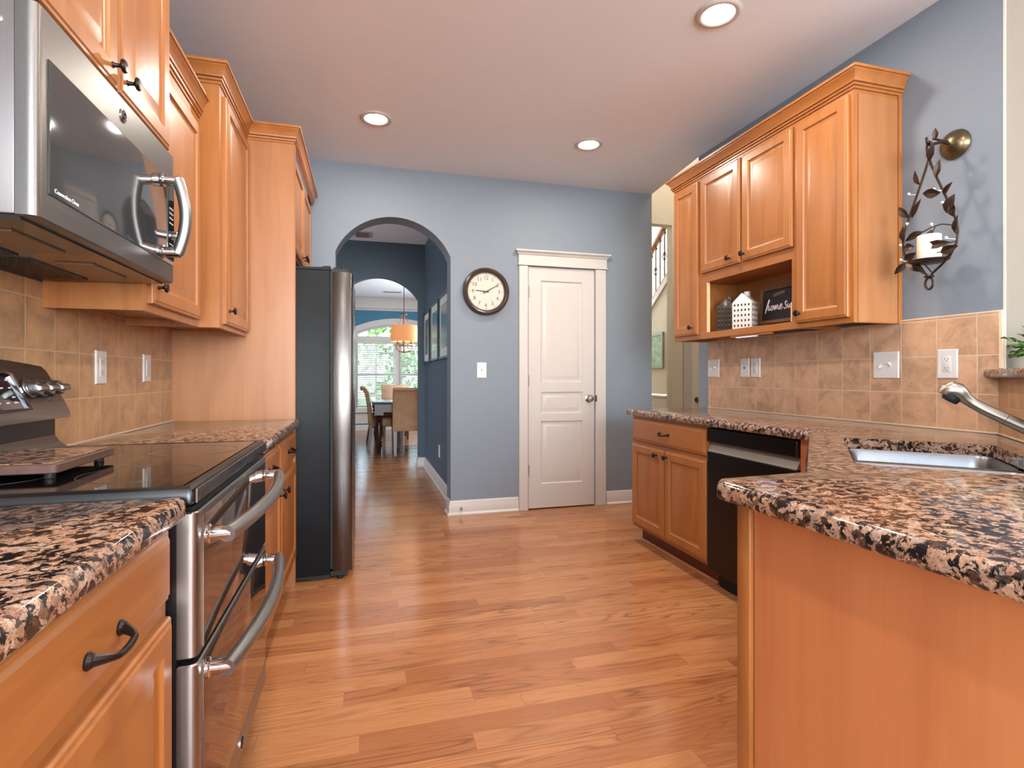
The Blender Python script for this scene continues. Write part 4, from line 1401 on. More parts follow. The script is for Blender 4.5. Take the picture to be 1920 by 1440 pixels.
# things in the niche
def house(cy, cx, W, D, He, Ha, mat, label, ang):
    h = thing('ceramic_house', label, 'ornament', (cx, cy, 1.4003), 'ceramic houses in the niche')
    ca, sa = cos(ang), sin(ang)
    def R(x, y, z):
        return (cx + x * ca - y * sa, cy + x * sa + y * ca, 1.4003 + z)
    # front faces -x ; u along -y
    F = lambda u, v, w: R(-D / 2 - w, -u, v)
    S = lambda u, v, w: R(u, -W / 2 - w, v)
    prof = [(-W / 2, 0.0), (W / 2, 0.0), (W / 2, He), (0, Ha), (-W / 2, He)]
    m = MB(); m.slab(lambda u, v, w: R(w, -u, v), prof, [], -D / 2, D / 2)
    m.build('walls', mat, h, bevel=0.003)
    m = MB(); m.add([R(x, y, z) for z in (Ha - 0.035, Ha + 0.012) for x in (-0.004, 0.03) for y in (-0.022, 0.006)],
                    [(0, 1, 3, 2), (4, 6, 7, 5), (0, 4, 5, 1), (2, 3, 7, 6), (0, 2, 6, 4), (1, 5, 7, 3)])
    m.build('chimney', mat, h, bevel=0.002)
    m = MB()
    nr = 5
    for r_ in range(nr):
        for q in range(5):
            u = -W / 2 + W * (q + 0.75) / 5.5
            v = He * (r_ + 0.45) / 5.2
            m.slab(F, [(u - 0.0042, v), (u + 0.0042, v), (u + 0.0042, v + 0.013), (u - 0.0042, v + 0.013)], [], 0.0002, 0.0008)
        for q in range(4):
            u = -D / 2 + D * (q + 0.75) / 4.5
            v = He * (r_ + 0.45) / 5.2
            m.slab(S, [(u - 0.004, v), (u + 0.004, v), (u + 0.004, v + 0.013), (u - 0.004, v + 0.013)], [], 0.0002, 0.0008)
    m.build('window_openings', 'hole', h)
    if mat == 'ceramicb':
        m = MB()
        for r_ in range(nr):
            for q in range(5):
                u = -W / 2 + W * (q + 0.75) / 5.5
                v = He * (r_ + 0.45) / 5.2
                m.slab(F, [(u - 0.007, v - 0.004), (u + 0.007, v - 0.004), (u + 0.006, v - 0.0005), (u - 0.006, v - 0.0005)], [], 0.0002, 0.002)
        m.build('sill_row', 'steel', h)
house(2.893, 2.215, 0.115, 0.09, 0.15, 0.205, 'ceramicb', 'dark pewter ceramic house with small windows, left in the niche', 0.68)
house(2.735, 2.215, 0.115, 0.10, 0.16, 0.215, 'ceramicw', 'white ceramic house with small windows in the cabinet niche', 0.5)

sg = thing('wall_sign', 'black chalkboard style sign with white script in wooden frame', 'sign', (WR - 0.03, 2.33, 1.43))
SGX = WR - 0.085
sgT = lambda u, v, w: (SGX - w + (v - 1.43) * 0.10, 2.695 - u, v)   # u runs to the right as seen
m = MB(); m.slab(sgT, [(-0.03, 1.43), (0.40, 1.43), (0.40, 1.645), (-0.03, 1.645)], [[(-0.012, 1.448), (0.382, 1.448), (0.382, 1.627), (-0.012, 1.627)]], 0, 0.016); m.build('frame', 'greywood', sg)
m = MB(); m.slab(sgT, [(-0.013, 1.447), (0.383, 1.447), (0.383, 1.628), (-0.013, 1.628)], [], 0.001, 0.006); bd = m.build('board', 'chalk', sg)
def stroke(m, pts, r=0.0032):
    # smooth a coarse polyline
    P = [Vector((a, b)) for a, b in pts]
    out = []
    for i in range(len(P) - 1):
        p0, p1, p2, p3 = P[max(i - 1, 0)], P[i], P[i + 1], P[min(i + 2, len(P) - 1)]
        for k in range(5):
            t = k / 5
            q = 0.5 * ((2 * p1) + (p2 - p0) * t + (2 * p0 - 5 * p1 + 4 * p2 - p3) * t * t + (3 * p1 - p0 - 3 * p2 + p3) * t ** 3)
            out.append(q)
    out.append(P[-1])
    m.tube([sgT(q.x, q.y, 0.0066) for q in out], r, 6, flat=1)
m = MB()
Z0 = 1.505
def L(x, pts):
    stroke(m, [(x + a * 0.013, Z0 + b * 0.013) for a, b in pts])
L(0.012, [(0, -1.0), (0.6, 1.5), (1.6, 4.6), (2.0, 5.0), (1.9, 4.2), (1.2, 2.4), (0.5, 0.2), (1.3, 2.0), (2.0, 2.2), (1.9, 0.8), (2.2, 0.2), (2.9, 0.9)])
L(0.052, [(1.2, 2.2), (0.4, 1.6), (0.2, 0.5), (0.8, 0.1), (1.5, 0.7), (1.5, 1.8), (1.2, 2.2), (2.2, 1.9)])
L(0.078, [(0.1, 1.8), (0.4, 0.2), (0.9, 1.8), (1.2, 2.0), (1.3, 0.3), (1.8, 1.8), (2.3, 2.1), (2.5, 0.6), (2.9, 0.2), (3.4, 0.9)])
L(0.122, [(0.0, 0.9), (1.2, 1.4), (1.3, 2.2), (0.7, 2.3), (0.2, 1.2), (0.4, 0.2), (1.2, 0.2), (2.0, 1.0)])
L(0.158, [(1.6, 2.6), (1.1, 3.3), (0.5, 2.9), (0.7, 2.0), (1.3, 1.2), (1.2, 0.3), (0.5, 0.0), (0.0, 0.6)])
L(0.184, [(0.0, 2.0), (0.2, 0.4), (0.8, 0.3), (1.2, 1.8), (1.3, 0.5), (1.9, 0.3), (2.4, 2.0), (2.9, 1.8)])
L(0.220, [(0.0, 0.9), (1.2, 1.4), (1.3, 2.2), (0.7, 2.3), (0.2, 1.2), (0.4, 0.2), (1.2, 0.2), (2.0, 1.0)])
L(0.246, [(0.0, 0.9), (1.2, 1.4), (1.3, 2.2), (0.7, 2.3), (0.2, 1.2), (0.4, 0.2), (1.2, 0.2), (2.0, 1.0)])
L(0.275, [(0.6, 4.0), (0.4, 1.6), (0.6, 0.3), (1.4, 0.4)])
L(0.272, [(0.0, 2.6), (1.8, 2.8)])
m.build('lettering', 'letter', bd)
m = MB()
stroke(m, [(0.06, 1.59), (0.10, 1.602), (0.15, 1.606)], 0.0012)
for i in range(7):
    x = 0.07 + i * 0.012
    for s_ in (-1, 1):
        m.leaf(sgT(x, 1.594 + i * 0.0018, 0.0064), Vector(sgT(x + 0.014, 1.594 + s_ * 0.012, 0.0064)) - Vector(sgT(x, 1.594, 0.0064)), (-1, 0, 0), 0.014, 0.005, 0.02)
m.build('sprig', 'sprig', bd)

# ------------------------------------------------------------------ right base units
BX = 1.785
TBR = TR(BX)
c = thing('base_cabinet', 'maple base cabinet with drawer and two doors left of dishwasher', 'cabinet', (2.08, 2.9, 0))
m = MB().box(BX, WR - 0.002, 2.482, 3.32, 0.105, 0.8545); m.build('cabinet_box', 'maple_y', c)
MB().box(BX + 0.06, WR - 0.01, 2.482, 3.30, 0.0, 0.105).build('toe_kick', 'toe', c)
m = MB(); sweep(m, [(BX + 0.06, 3.30), (BX + 0.06, 2.482)], [(0, 0), (0.012, 0), (0.012, 0.006), (0.004, 0.016), (0, 0.016)], 0, 1); m.build('shoe_strip', 'maple_y', c)
cdrawer(TBR, 2.492, 3.305, 0.692, 0.832, c)
cdoor(TBR, 2.908, 3.308, 0.128, 0.667, c, (2.985, 0.628))
cdoor(TBR, 2.492, 2.898, 0.128, 0.667, c, (2.870, 0.628))

dw = thing('dishwasher', 'black stainless dishwasher with pale recessed handle strip', 'dishwasher', (2.05, 2.17, 0))
MB().box(BX + 0.02, WR - 0.05, 1.872, 2.478, 0.09, 0.85).build('tub', 'black', dw)
m = MB()
m.nest(TBR, 1.865, 2.478, 0.775, 0.845, [(0, -0.02), (0, 0.016), (0.002, 0.018)]); m.build('control_band', 'dwdark', dw)
m = MB(); m.slab(lambda u, v, w: (u, w, v), [(BX + 0.012, 0.774), (BX + 0.010, 0.768), (BX - 0.014, 0.726), (BX - 0.016, 0.722), (BX + 0.015, 0.722)], [], 1.868, 2.475); m.build('handle_strip', 'dwstrip', dw)
m = MB(); m.nest(TBR, 1.865, 2.478, 0.095, 0.7205, [(0, -0.02), (0, 0.014), (0.003, 0.017)]); m.build('door', 'dwdark', dw)
MB().box(BX + 0.05, BX + 0.30, 1.90, 2.46, 0.0, 0.0895).build('plinth', 'rubber', dw)

# corner sink base and peninsula
c = thing('sink_cabinet', 'angled maple sink base cabinet under the corner counter', 'cabinet', (1.6, 1.3, 0))
poly = [(BX + 0.0, 1.860), (BX + 0.0, 1.80), (1.05, 1.06), (1.12, 0.99), (1.30, 0.60), (2.1, 1.36), (2.38, 1.60), (2.38, 1.860)]
ar = sum(poly[i - 1][0] * poly[i][1] - poly[i][0] * poly[i - 1][1] for i in range(len(poly)))
if ar < 0:
    poly = poly[::-1]
m = MB(); m.loops([[(x, y, z) for x, y in poly] for z in (0.10, 0.66)]); m.build('cabinet_box', 'cherry', c)
m = MB(); m.box(BX, BX + 0.02, 1.80, 1.862, 0.66, 0.8545); m.slab(TZ(0), [(BX, 1.80), (BX + 0.014, 1.786), (1.064, 1.046), (1.05, 1.06)], [], 0.66, 0.8545); m.build('face_frame', 'cherry', c)
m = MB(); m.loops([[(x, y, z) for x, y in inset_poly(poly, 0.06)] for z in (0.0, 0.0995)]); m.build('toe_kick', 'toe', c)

c = thing('peninsula_cabinet', 'large plain maple peninsula end panel in right foreground', 'cabinet', (0.95, 0.3, 0))
MB().box(0.792, 1.03, -0.44, 0.985, 0.0, 0.8545).build('cabinet_box', 'cherry', c)
MB().box(0.788, 0.7918, -0.44, 0.945, 0.0, 0.8545).build('skin_panel', 'cherry', c)
MB().box(0.778, 0.7918, 0.948, 0.987, 0.0, 0.8545).build('corner_stile', 'maple_v', c, bevel=0.003)

# sink
sk = thing('kitchen_sink', 'double-bowl stainless undermount sink set at an angle in granite', 'sink', (*UV(1.986, 0.3), 0.66))
def scl(u0, u1, v0, v1, r):
    return round_poly([UV(u0, v0), UV(u0, v1), UV(u1, v1), UV(u1, v0)], r, 6)
def bowl(u0, u1):
    v0, v1 = 0.094, 0.504
    m = MB()
    rings = []
    for ins, z, r in [(0, 0.8545, 0.05), (0.004, 0.846, 0.05), (0.010, 0.80, 0.05), (0.018, 0.72, 0.05), (0.03, 0.69, 0.05), (0.06, 0.683, 0.04)]:
        rings.append([(x, y, z) for x, y in scl(u0 + ins, u1 - ins, v0 + ins, v1 - ins, r)])
    m.loops(rings, False, True)
    o = m.build('bowl', 'sink', sk, recalc=False)
    return o
bowl(1.648, 1.968)
bowl(2.004, 2.326)
m = MB()
m.loops([[(x, y, z) for x, y in [UV(1.966, 0.094), UV(2.006, 0.094), UV(2.006, 0.504), UV(1.966, 0.504)]] for z in (0.80, 0.8565)]); m.build('divider', 'sink', sk, bevel=0.008)
for u in (1.81, 2.163):
    m = MB(); m.lathe(TZ(0.6835, *UV(u, 0.3)), [(0.045, 0), (0.043, 0.003), (0.03, 0.001), (0, 0.0005)], 20); m.build('drain', 'chrome', sk)

# faucet
fc = thing('kitchen_faucet', 'brushed nickel pull-out faucet reaching over the sink', 'faucet', (*UV(1.986, 0.572), HC))
def FP(v, z, u=1.986):
    x, y = UV(u, v)
    return (x, y, z)
bx, by = UV(1.986, 0.568)
m = MB(); m.lathe(TZ(HC + 0.0003, bx, by), [(0.030, 0), (0.030, 0.006), (0.024, 0.010), (0.022, 0.05), (0.021, 0.085), (0.012, 0.10), (0, 0.103)], 24); m.build('base_body', 'nickel', fc)
m = MB(); m.tube([FP(0.570, 0.945), FP(0.53, 0.963), FP(0.49, 0.985), FP(0.462, 1.0005)], [0.0185, 0.0175, 0.017, 0.0168], 20); m.build('spout_arm', 'nickel', fc)
m = MB(); m.tube([FP(0.4612, 1.0010), FP(0.44, 1.0125), FP(0.415, 1.027), FP(0.392, 1.0425), FP(0.378, 1.054), FP(0.368, 1.066), FP(0.358, 1.076), FP(0.345, 1.081), FP(0.333, 1.076), FP(0.3265, 1.066)],
             [0.0163, 0.0162, 0.0155, 0.0150, 0.0160, 0.0205, 0.0245, 0.0255, 0.0225, 0.018], 20)
sh = m.build('spray_head', 'nickel', fc)
m = MB(); m.tube([FP(0.347, 1.062), FP(0.3400, 1.0515), FP(0.3375, 1.0475)], [0.0225, 0.0215, 0.018], 18); m.build('spray_face', 'rubber', sh)
m = MB(); m.tube([FP(0.575, 0.99), FP(0.60, 1.02), FP(0.615, 1.05)], [0.010, 0.007, 0.008], 12); m.build('lever', 'nickel', fc)

# plant on the ledge
pt = thing('potted_plant', 'leafy green plant at the right picture edge on the bar ledge', 'plant', (*UV(2.655, 0.735), 1.146))
px_, py_ = UV(2.655, 0.735)
m = MB(); m.lathe(TZ(1.1463, px_, py_), [(0.035, 0), (0.05, 0.075), (0.052, 0.08), (0.046, 0.08), (0.044, 0.07), (0, 0.07)], 18); m.build('pot', 'pot', pt)
m = MB(); ms = MB()
random.seed(3)
for i in range(46):
    a = random.uniform(0, 2 * pi)
    if i < 16:
        a = random.uniform(pi * 0.55, pi * 1.25)
    el = random.uniform(-0.25, 0.9)
    R_ = random.uniform(0.05, 0.115)
    b = Vector((px_, py_, 1.215))
    d = Vector((cos(a) * cos(el), sin(a) * cos(el), sin(el)))
    tip = b + d * R_
    if tip.z < 1.160:
        tip.z = 1.160 + random.uniform(0, 0.02)
    ms.tube([tuple(b), tuple(b + d * R_ * 0.5 + Vector((0, 0, 0.01))), tuple(tip)], 0.0014, 5)
    for k in range(3):
        m.leaf(tip - d * 0.016 * k, d + Vector((random.uniform(-.6, .6), random.uniform(-.6, .6), random.uniform(-0.1, .3))), (random.uniform(-.4, .4), random.uniform(-.4, .4), 1), random.uniform(0.030, 0.042), random.uniform(0.020, 0.028))
m.build('foliage', 'leafgreen', pt)
ms.build('stem', 'leafgreen', pt)

# ------------------------------------------------------------------ wall sconce
SY = 1.686
sn = thing('wall_sconce', 'dark iron vine candle sconce hanging from domed wall bracket', 'sconce', (2.3, SY, 1.48))
QX = 2.268
m = MB(); m.lathe(TR(WR - 0.0005), [(0.060, 0), (0.061, 0.004), (0.056, 0.016), (0.042, 0.03), (0.022, 0.040), (0.0, 0.043)], 28, SY - 0.012, 2.092); m.build('wall_cap', 'ironcap', sn)
m = MB(); m.tube([(WR - 0.04, SY - 0.012, 2.092), (2.33, SY - 0.006, 2.098), (2.30, SY, 2.090), (QX + 0.006, SY, 2.082), (QX - 0.012, SY, 2.092), (QX - 0.014, SY, 2.11)], [0.007, 0.006, 0.006, 0.006, 0.0055, 0.005], 8)
m.tube([(WR - 0.043, SY - 0.012, 2.097), (2.335, SY + 0.012, 2.115), (2.31, SY + 0.015, 2.118)], 0.005, 8)
m.build('hook_arm', 'iron', sn)
def side_pts(s_):
    # (half width, z)
    return [(0.000, 2.094), (0.011, 2.086), (0.0125, 2.070), (0.008, 2.045), (0.0005, 2.015), (-0.010, 1.985), (-0.030, 1.93), (-0.058, 1.86), (-0.086, 1.79), (-0.104, 1.735), (-0.110, 1.69), (-0.104, 1.65), (-0.080, 1.605), (-0.045, 1.572), (-0.010, 1.545), (-0.003, 1.525)] if s_ < 0 else \
           [(0.000, 2.094), (-0.011, 2.086), (-0.0125, 2.070), (-0.008, 2.045), (-0.0005, 2.015), (0.010, 1.985), (0.030, 1.93), (0.058, 1.86), (0.086, 1.79), (0.104, 1.735), (0.110, 1.69), (0.104, 1.65), (0.080, 1.605), (0.045, 1.572), (0.010, 1.545), (0.003, 1.525)]
m = MB()
for s_ in (-1, 1):
    m.tube([(QX - 0.004 * s_, SY + h_, z) for h_, z in side_pts(s_)], 0.0048, 8)
m.lathe(TZ(1.530, QX, SY), [(0.017, 0), (0.019, 0.003), (0.017, 0.007), (0, 0.008)], 14)
m.tube([(QX, SY + 0.016 * sin(2 * pi * t / 16) * (1 if t < 20 else 1), 1.505 - 0.024 * cos(2 * pi * t / 16)) for t in range(16)], 0.0045, 8, True)
m.build('vine_frame', 'iron', sn)
m = MB(); m.lathe(TZ(1.588, QX, SY), [(0.0, 0), (0.05, 0.002), (0.068, 0.010), (0.070, 0.014), (0.064, 0.013), (0.05, 0.008), (0.0, 0.008)], 26)
m.build('candle_plate', 'iron', sn)
for s_ in (-1, 1):
    m = MB(); m.tube([(QX, SY + s_ * 0.085, 1.612), (QX, SY + s_ * 0.066, 1.598)], 0.004, 6); m.build('plate_bracket', 'iron', sn)
LV = [  # (dy to the image right, z, direction (dy, dz), length, width)
    (-0.034, 1.925, (-0.35, 1), 0.075, 0.030), (-0.083, 1.80, (-0.55, 0.8), 0.07, 0.032), (-0.07, 1.795, (0.75, 1), 0.085, 0.022),
    (0.03, 1.93, (0.25, 1), 0.075, 0.026), (0.05, 1.865, (-1, 0.28), 0.072, 0.040), (0.062, 1.85, (0.55, 0.5), 0.06, 0.026),
    (0.073, 1.775, (0.5, 1), 0.075, 0.042), (0.098, 1.755, (-0.05, 1), 0.06, 0.034), (0.112, 1.68, (0.15, 1), 0.075, 0.036),
    (-0.103, 1.70, (0.0, 1), 0.07, 0.030), (-0.106, 1.675, (1, -0.1), 0.05, 0.034), (-0.10, 1.62, (0.9, 0.45), 0.055, 0.034), (-0.085, 1.61, (-0.5, -0.4), 0.07, 0.030),
    (-0.095, 1.612, (0.75, -0.55), 0.10, 0.040), (-0.02, 1.725, (-1, -0.25), 0.085, 0.034), (0.015, 1.725, (-0.25, -1), 0.085, 0.036),
    (0.09, 1.655, (-1, 0.02), 0.11, 0.034), (-0.022, 1.62, (-0.1, 1), 0.07, 0.034), (0.05, 1.622, (1, 0.15), 0.075, 0.036), (0.005, 2.01, (0.4, 1), 0.07, 0.03), (0.03, 2.09, (0.1, 1), 0.045, 0.022)]
for (dy, z, d, L_, W_) in LV:
    m = MB(); m.leaf((QX - 0.006, SY - dy, z), (random.uniform(-.25, .1), -d[0], d[1]), (-1, random.uniform(-.6, .6), random.uniform(-.3, .3)), L_, W_, 0.08); m.build('leaf', 'iron', sn)
m = MB()
m.tube([(QX - 0.004, SY - 0.10, 1.72), (QX - 0.012, SY - 0.06, 1.735), (QX - 0.012, SY - 0.02, 1.733), (QX - 0.01, SY + 0.03, 1.720), (QX - 0.01, SY + 0.05, 1.715)], 0.0025, 6)
m.tube([(QX - 0.012, SY - 0.035, 1.735), (QX - 0.012, SY - 0.018, 1.70), (QX - 0.012, SY, 1.66)], 0.0022, 6)
m.tube([(QX - 0.004, SY - 0.105, 1.655), (QX - 0.012, SY - 0.06, 1.652)], 0.0022, 6)
m.tube([(QX - 0.004, SY - 0.012, 1.55), (QX - 0.012, SY + 0.02, 1.60), (QX - 0.012, SY + 0.022, 1.64)], 0.0025, 6)
m.tube([(QX - 0.006, SY + 0.015, 1.60), (QX - 0.012, SY - 0.02, 1.622), (QX - 0.012, SY - 0.06, 1.624)], 0.0022, 6)
m.build('twig', 'iron', sn)
for (dy, z) in ((-0.075, 1.90), (0.03, 1.885), (0.064, 1.82), (-0.083, 1.775), (0.02, 1.745), (0.078, 1.675), (-0.112, 1.69), (-0.11, 1.625), (-0.008, 1.622)):
    hw_ = [abs(p[0]) for p in side_pts(1)]
    zz_ = [p[1] for p in side_pts(1)]
    zr = z - 0.012
    half = next((hw_[i] + (hw_[i + 1] - hw_[i]) * (zz_[i] - zr) / (zz_[i] - zz_[i + 1]) for i in range(4, len(zz_) - 1) if zz_[i + 1] <= zr <= zz_[i]), 0.05)
    ty = half if dy > 0 else -half
    if abs(ty - dy) > 0.05:
        ty = dy
    m = MB().sphere((QX - 0.014, SY - dy, z), 0.006, 8, 6); m.tube([(QX - 0.012, SY - dy, z - 0.003), (QX - 0.003, SY - ty, zr)], 0.0014, 5); m.build('bead', 'bead', sn)
cd = thing('pillar_candle', 'short ivory pillar candle on the sconce plate', 'candle', (QX, SY, 1.5965))
m = MB(); m.lathe(TZ(1.5965, QX, SY), [(0.040, 0), (0.042, 0.003), (0.042, 0.105), (0.040, 0.108), (0.030, 0.104), (0.0, 0.098)], 24); m.build('wax_body', 'wax', cd)
m = MB(); m.tube([(QX, SY, 1.695), (QX, SY + 0.001, 1.706)], 0.0012, 5); m.build('wick', 'ink', cd)

# ------------------------------------------------------------------ recessed lights
def can(x, y, label, power=15, lit=True):
    o = thing('recessed_light', label, 'light', (x, y, CEIL - 0.012), 'recessed ceiling lights')
    m = MB(); m.lathe(lambda u, v, w: (x + u, y + v, CEIL - 0.0006 - w), [(0.066, 0.0), (0.097, 0.0), (0.098, 0.003), (0.092, 0.008), (0.078, 0.010), (0.070, 0.006), (0.066, 0.0)], 40); m.build('trim_ring', 'white', o)
    m = MB(); m.lathe(lambda u, v, w: (x + u, y + v, CEIL - 0.0006 - w), [(0.0, 0.0), (0.070, 0.0), (0.070, 0.005), (0.05, 0.008), (0.0, 0.009)], 32); m.build('lens', 'lens', o)
    d = bpy.data.lights.new('recessed_lamp', 'AREA')
    d.shape = 'DISK'
    d.size = 0.12
    d.energy = power
    d.color = (1.0, 0.92, 0.82)
    l = bpy.data.objects.new('recessed_lamp', d)
    l.location = (0, 0, -0.002)
    COL.objects.link(l)
    l.parent = o
    return o
can(1.535, 2.07, 'large recessed ceiling light at top right, nearest the camera')
can(0.081, 3.49, 'recessed ceiling light before the arch, on the left')
can(1.525, 3.48, 'recessed ceiling light in front of the pantry door')
for x, y in ((0.08, 2.07), (0.08, 0.55), (1.535, 0.55)):
    d = bpy.data.lights.new('recessed_lamp', 'AREA')
    d.shape = 'DISK'
    d.size = 0.12
    d.energy = 15
    d.color = (1.0, 0.92, 0.82)
    l = bpy.data.objects.new('recessed_lamp', d)
    l.location = (x, y, CEIL - 0.015)
    COL.objects.link(l)

# ------------------------------------------------------------------ hall things
def hall_frame(y0, y1, z0, z1, label):
    f = thing('picture_frame', label, 'picture', (HX - 0.02, (y0 + y1) / 2, z0), 'framed pictures on the hall wall')
    T = TR(HX - 0.0005)
    m = MB(); m.slab(T, [(y0, z0), (y1, z0), (y1, z1), (y0, z1)], [[(y0 + 0.02, z0 + 0.02), (y0 + 0.02, z1 - 0.02), (y1 - 0.02, z1 - 0.02), (y1 - 0.02, z0 + 0.02)]], 0, 0.03); m.build('frame', 'black', f)
    MB().box(HX - 0.02, HX - 0.001, y0 + 0.019, y1 - 0.019, z0 + 0.019, z1 - 0.019).build('mat_board', 'mat', f)
    MB().box(HX - 0.0215, HX - 0.0201, y0 + 0.10, y1 - 0.10, z0 + 0.10, z1 - 0.09).build('art_print', 'print', f)
hall_frame(6.06, 6.60, 1.275, 1.87, 'farthest framed print on the hall wall, by the second arch')
hall_frame(5.33, 5.93, 1.285, 1.885, 'middle framed print of three on the dark hall wall')
hall_frame(4.62, 5.25, 1.285, 1.885, 'nearest framed print of three, cut off by the arch edge')
def vent(cx, cy, sx, sy, label):
    v = thing('ceiling_vent', label, 'vent', (cx, cy, CEIL - 0.01))
    m = MB(); m.slab(lambda u, w_, w: (cx + u, cy + w_, CEIL - 0.0005 - w), [(-sx / 2, -sy / 2), (sx / 2, -sy / 2), (sx / 2, sy / 2), (-sx / 2, sy / 2)], [[(-sx / 2 + 0.02, -sy / 2 + 0.02), (-sx / 2 + 0.02, sy / 2 - 0.02), (sx / 2 - 0.02, sy / 2 - 0.02), (sx / 2 - 0.02, -sy / 2 + 0.02)]], 0, 0.008); m.build('frame', 'white', v)
    m = MB()
    n = 6
    for i in range(n):
        y = cy - sy / 2 + 0.025 + (sy - 0.05) * i / (n - 1)
        m.box(cx - sx / 2 + 0.02, cx + sx / 2 - 0.02, y - 0.003, y + 0.003, CEIL - 0.008, CEIL - 0.002)
    m.build('louver_set', plain('brown_shadowed_louver', (120, 88, 72), 0.6), v)
vent(0.0, 6.38, 0.18, 0.26, 'small square air vent in the hall ceiling')
vent(0.55, 10.6, 0.36, 0.14, 'white slotted air vent in dining room ceiling')

# ------------------------------------------------------------------ dining furniture
tbn = thing('dining_table', 'dark dining table with turned legs and glossy top', 'table', (0.72, 8.9, 0))
tx0, tx1, ty0, ty1 = 0.16, 1.24, 7.86, 9.75
m = MB().box(tx0 - 0.02, tx1 + 0.02, ty0 - 0.02, ty1 + 0.02, 0.715, 0.745); m.build('table_top', 'tabletop', tbn, bevel=0.006)
m = MB().box(tx0 + 0.05, tx1 - 0.05, ty0 + 0.05, ty0 + 0.075, 0.60, 0.7145).box(tx0 + 0.05, tx1 - 0.05, ty1 - 0.075, ty1 - 0.05, 0.60, 0.7145).box(tx0 + 0.05, tx0 + 0.075, ty0 + 0.075, ty1 - 0.075, 0.60, 0.7145).box(tx1 - 0.075, tx1 - 0.05, ty0 + 0.075, ty1 - 0.075, 0.60, 0.7145); m.build('apron', 'walnut', tbn)
for x in (tx0 + 0.065, tx1 - 0.065):
    for y in (ty0 + 0.065, ty1 - 0.065):
        m = MB().box(x - 0.062, x + 0.062, y - 0.062, y + 0.062, 0.56, 0.7146)
        m.lathe(TZ(0, x, y), [(0.028, 0), (0.033, 0.09), (0.05, 0.13), (0.035, 0.15), (0.048, 0.17), (0.035, 0.19), (0.044, 0.24), (0.058, 0.34), (0.048, 0.43), (0.04, 0.455), (0.062, 0.47), (0.04, 0.49), (0.068, 0.52), (0.04, 0.55), (0.055, 0.56)], 18)
        m.build('leg', 'walnut', tbn)

def make_chair(label):
    c = thing('dining_chair', label, 'chair', (0, 0, 0), 'suede dining chairs around the table')
    # faces +y; back at -y
    m = MB().box(-0.235, 0.235, -0.20, 0.27, 0.36, 0.49); m.build('seat', 'suede', c, bevel=0.03, seg=3)
    path = [(-0.215, 0.345), (-0.225, 0.50), (-0.245, 0.70), (-0.275, 0.86), (-0.31, 0.925), (-0.345, 0.94), (-0.365, 0.915)]
    rings = []
    for i, (y, z) in enumerate(path):
        a = path[max(0, i - 1)]; b = path[min(len(path) - 1, i + 1)]
        ty, tz = b[0] - a[0], b[1] - a[1]
        l_ = sqrt(ty * ty + tz * tz)
        ny, nz = -tz / l_, ty / l_
        h = 0.032 if i < 5 else 0.022
        rings.append([(-0.235, y - ny * h, z - nz * h), (0.235, y - ny * h, z - nz * h), (0.235, y + ny * h, z + nz * h), (-0.235, y + ny * h, z + nz * h)])
    m = MB(); m.loops(rings); m.build('backrest', 'suede', c, bevel=0.01)
    for x in (-0.2, 0.2):
        for y, dy in ((-0.205, -0.06), (0.235, 0.0)):
            m = MB(); m.loops([[(x + sx * r, y + d + sy * r, z) for sx, sy in ((-1, -1), (1, -1), (1, 1), (-1, 1))] for r, z, d in ((0.018, 0, dy), (0.022, 0.2, dy * 0.35), (0.026, 0.375, 0))]); m.build('leg', 'walnut', c)
    return c

def dup(root, loc, rz, label):
    r = root.copy(); COL.objects.link(r)
    r.location = loc; r.rotation_euler = (0, 0, rz); r['label'] = label
    for ch in root.children:
        q = ch.copy(); COL.objects.link(q); q.parent = r
    return r

ch = make_chair('tan suede dining chair with its back to us at the near table end')
ch.location = (0.64, 7.95, 0)
dup(ch, (0.335, 8.51, 0), -pi / 2, 'tan suede dining chair seen from the side at left of table')
dup(ch, (0.57, 9.95, 0), pi, 'tan suede dining chair facing us at the far table end')
dup(ch, (0.335, 9.25, 0), -pi / 2, 'tan suede dining chair second along the left of the table')
dup(ch, (1.13, 8.62, 0), pi / 2, 'tan suede dining chair behind the near chair, at right of table')

# pendant lamp
PX, PY_ = 0.625, 8.55
pn = thing('pendant_lamp', 'drum shade pendant lamp with rust iron frame over dining table', 'lamp', (PX, PY_, 1.48))
m = MB(); m.lathe(TZ(1.66, PX, PY_), [(0.200, 0), (0.203, 0), (0.203, 0.25), (0.200, 0.25), (0.200, 0)], 40); m.build('lamp_shade', 'shade', pn)
m = MB(); m.tube([(PX, PY_, 1.495), (PX, PY_, 2.08)], 0.012, 10); m.tube([(PX, PY_, 2.08), (PX, PY_, CEIL)], 0.006, 8); m.lathe(TZ(2.08, PX, PY_), [(0.05, 0), (0.05, 0.01), (0, 0.012)], 16); m.lathe(TZ(1.48, PX, PY_), [(0.012, 0), (0.03, 0.012), (0.02, 0.03), (0.012, 0.035)], 12); m.lathe(TZ(CEIL - 0.03, PX, PY_), [(0.06, 0), (0.065, 0.029), (0, 0.029)], 20); m.build('stem', 'lampmetal', pn)
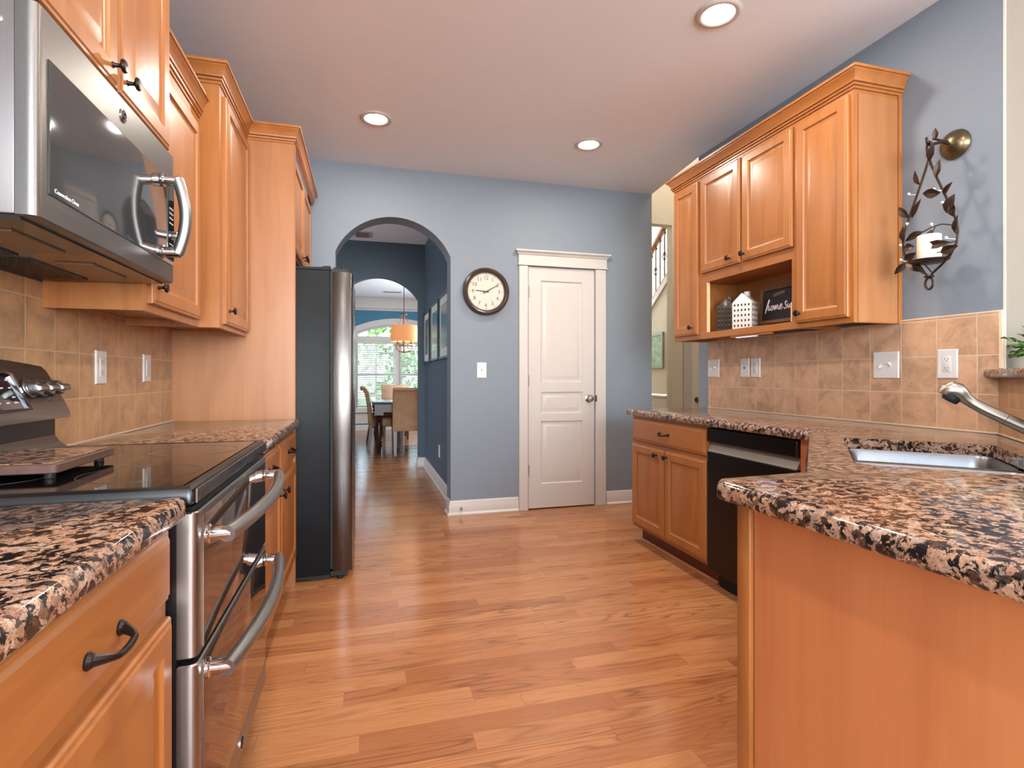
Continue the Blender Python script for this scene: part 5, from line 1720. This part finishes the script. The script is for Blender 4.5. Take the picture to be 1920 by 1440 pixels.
for a in (0.4, 0.4 + 2 * pi / 3, 0.4 + 4 * pi / 3):
    m = MB(); m.tube([(PX + 0.04 * cos(a), PY_ + 0.04 * sin(a), 2.08), (PX + 0.06 * cos(a), PY_ + 0.06 * sin(a), 1.98), (PX + 0.10 * cos(a), PY_ + 0.10 * sin(a), 1.905)], 0.004, 6); m.build('chain', 'lampmetal', pn)
    m = MB(); m.tube([(PX + 0.02 * cos(a), PY_ + 0.02 * sin(a), 1.495), (PX + 0.09 * cos(a), PY_ + 0.09 * sin(a), 1.51), (PX + 0.135 * cos(a), PY_ + 0.135 * sin(a), 1.555), (PX + 0.14 * cos(a), PY_ + 0.14 * sin(a), 1.61), (PX + 0.12 * cos(a), PY_ + 0.12 * sin(a), 1.64)], 0.008, 8)
    m.lathe(TZ(1.64, PX + 0.12 * cos(a), PY_ + 0.12 * sin(a)), [(0.025, 0), (0.028, 0.006), (0.012, 0.01), (0.010, 0.05), (0, 0.05)], 12); m.build('arm', 'lampmetal', pn)
    m = MB().sphere((PX + 0.12 * cos(a), PY_ + 0.12 * sin(a), 1.72), 0.022, 12, 8, 1, 1, 1.5); m.build('bulb', 'bulb', pn)
m = MB(); m.tube([(PX + 0.135 * cos(2 * pi * t / 28), PY_ + 0.135 * sin(2 * pi * t / 28), 1.60) for t in range(28)], 0.006, 6, True); m.build('ring', 'lampmetal', pn)
pl_ = bpy.data.lights.new('pendant_glow', 'POINT'); pl_.energy = 12; pl_.color = (1, 0.75, 0.5); pl_.shadow_soft_size = 0.05
plo = bpy.data.objects.new('pendant_glow', pl_); plo.location = (PX, PY_, 1.80); COL.objects.link(plo)

# ------------------------------------------------------------------ garden outside the dining window
m = MB().box(-12, 14, 13.3, 40, -0.6, -0.5)
tag(m.build('lawn', 'lawn'), 'green lawn outside the dining window', 'lawn', kind='structure')
random.seed(9)
def shrub(x, y, r, h, label, n=900):
    s_ = thing('garden_shrub', label, 'shrub', (x, y, -0.5), 'leafy shrubs outside the dining window')
    m = MB()
    for i in range(n):
        a = random.uniform(0, 2 * pi); t = random.random(); rr = r * sqrt(max(0.05, 1 - (2 * t - 1) ** 2)) * random.uniform(0.75, 1.05)
        p = (x + rr * cos(a), y + rr * sin(a), -0.5 + 0.2 + h * t)
        m.leaf(p, (random.uniform(-1, 1), random.uniform(-1, 0.3), random.uniform(-1, 1)), (random.uniform(-1, 1), -1, random.uniform(0, 1)), random.uniform(0.16, 0.28), random.uniform(0.10, 0.16))
    m.build('foliage', 'leafout', s_)
    m = MB(); m.tube([(x, y, -0.5), (x, y, -0.5 + h * 0.6)], 0.06, 8); m.build('trunk', 'walnut', s_)
shrub(-1.3, 15.6, 1.05, 3.6, 'bright green shrub outside, leftmost behind the dining window')
shrub(1.1, 16.6, 1.1, 4.0, 'bright green shrub outside, behind the middle of dining window')
shrub(3.5, 15.8, 1.05, 3.6, 'bright green shrub outside, behind the pendant lamp side of window')
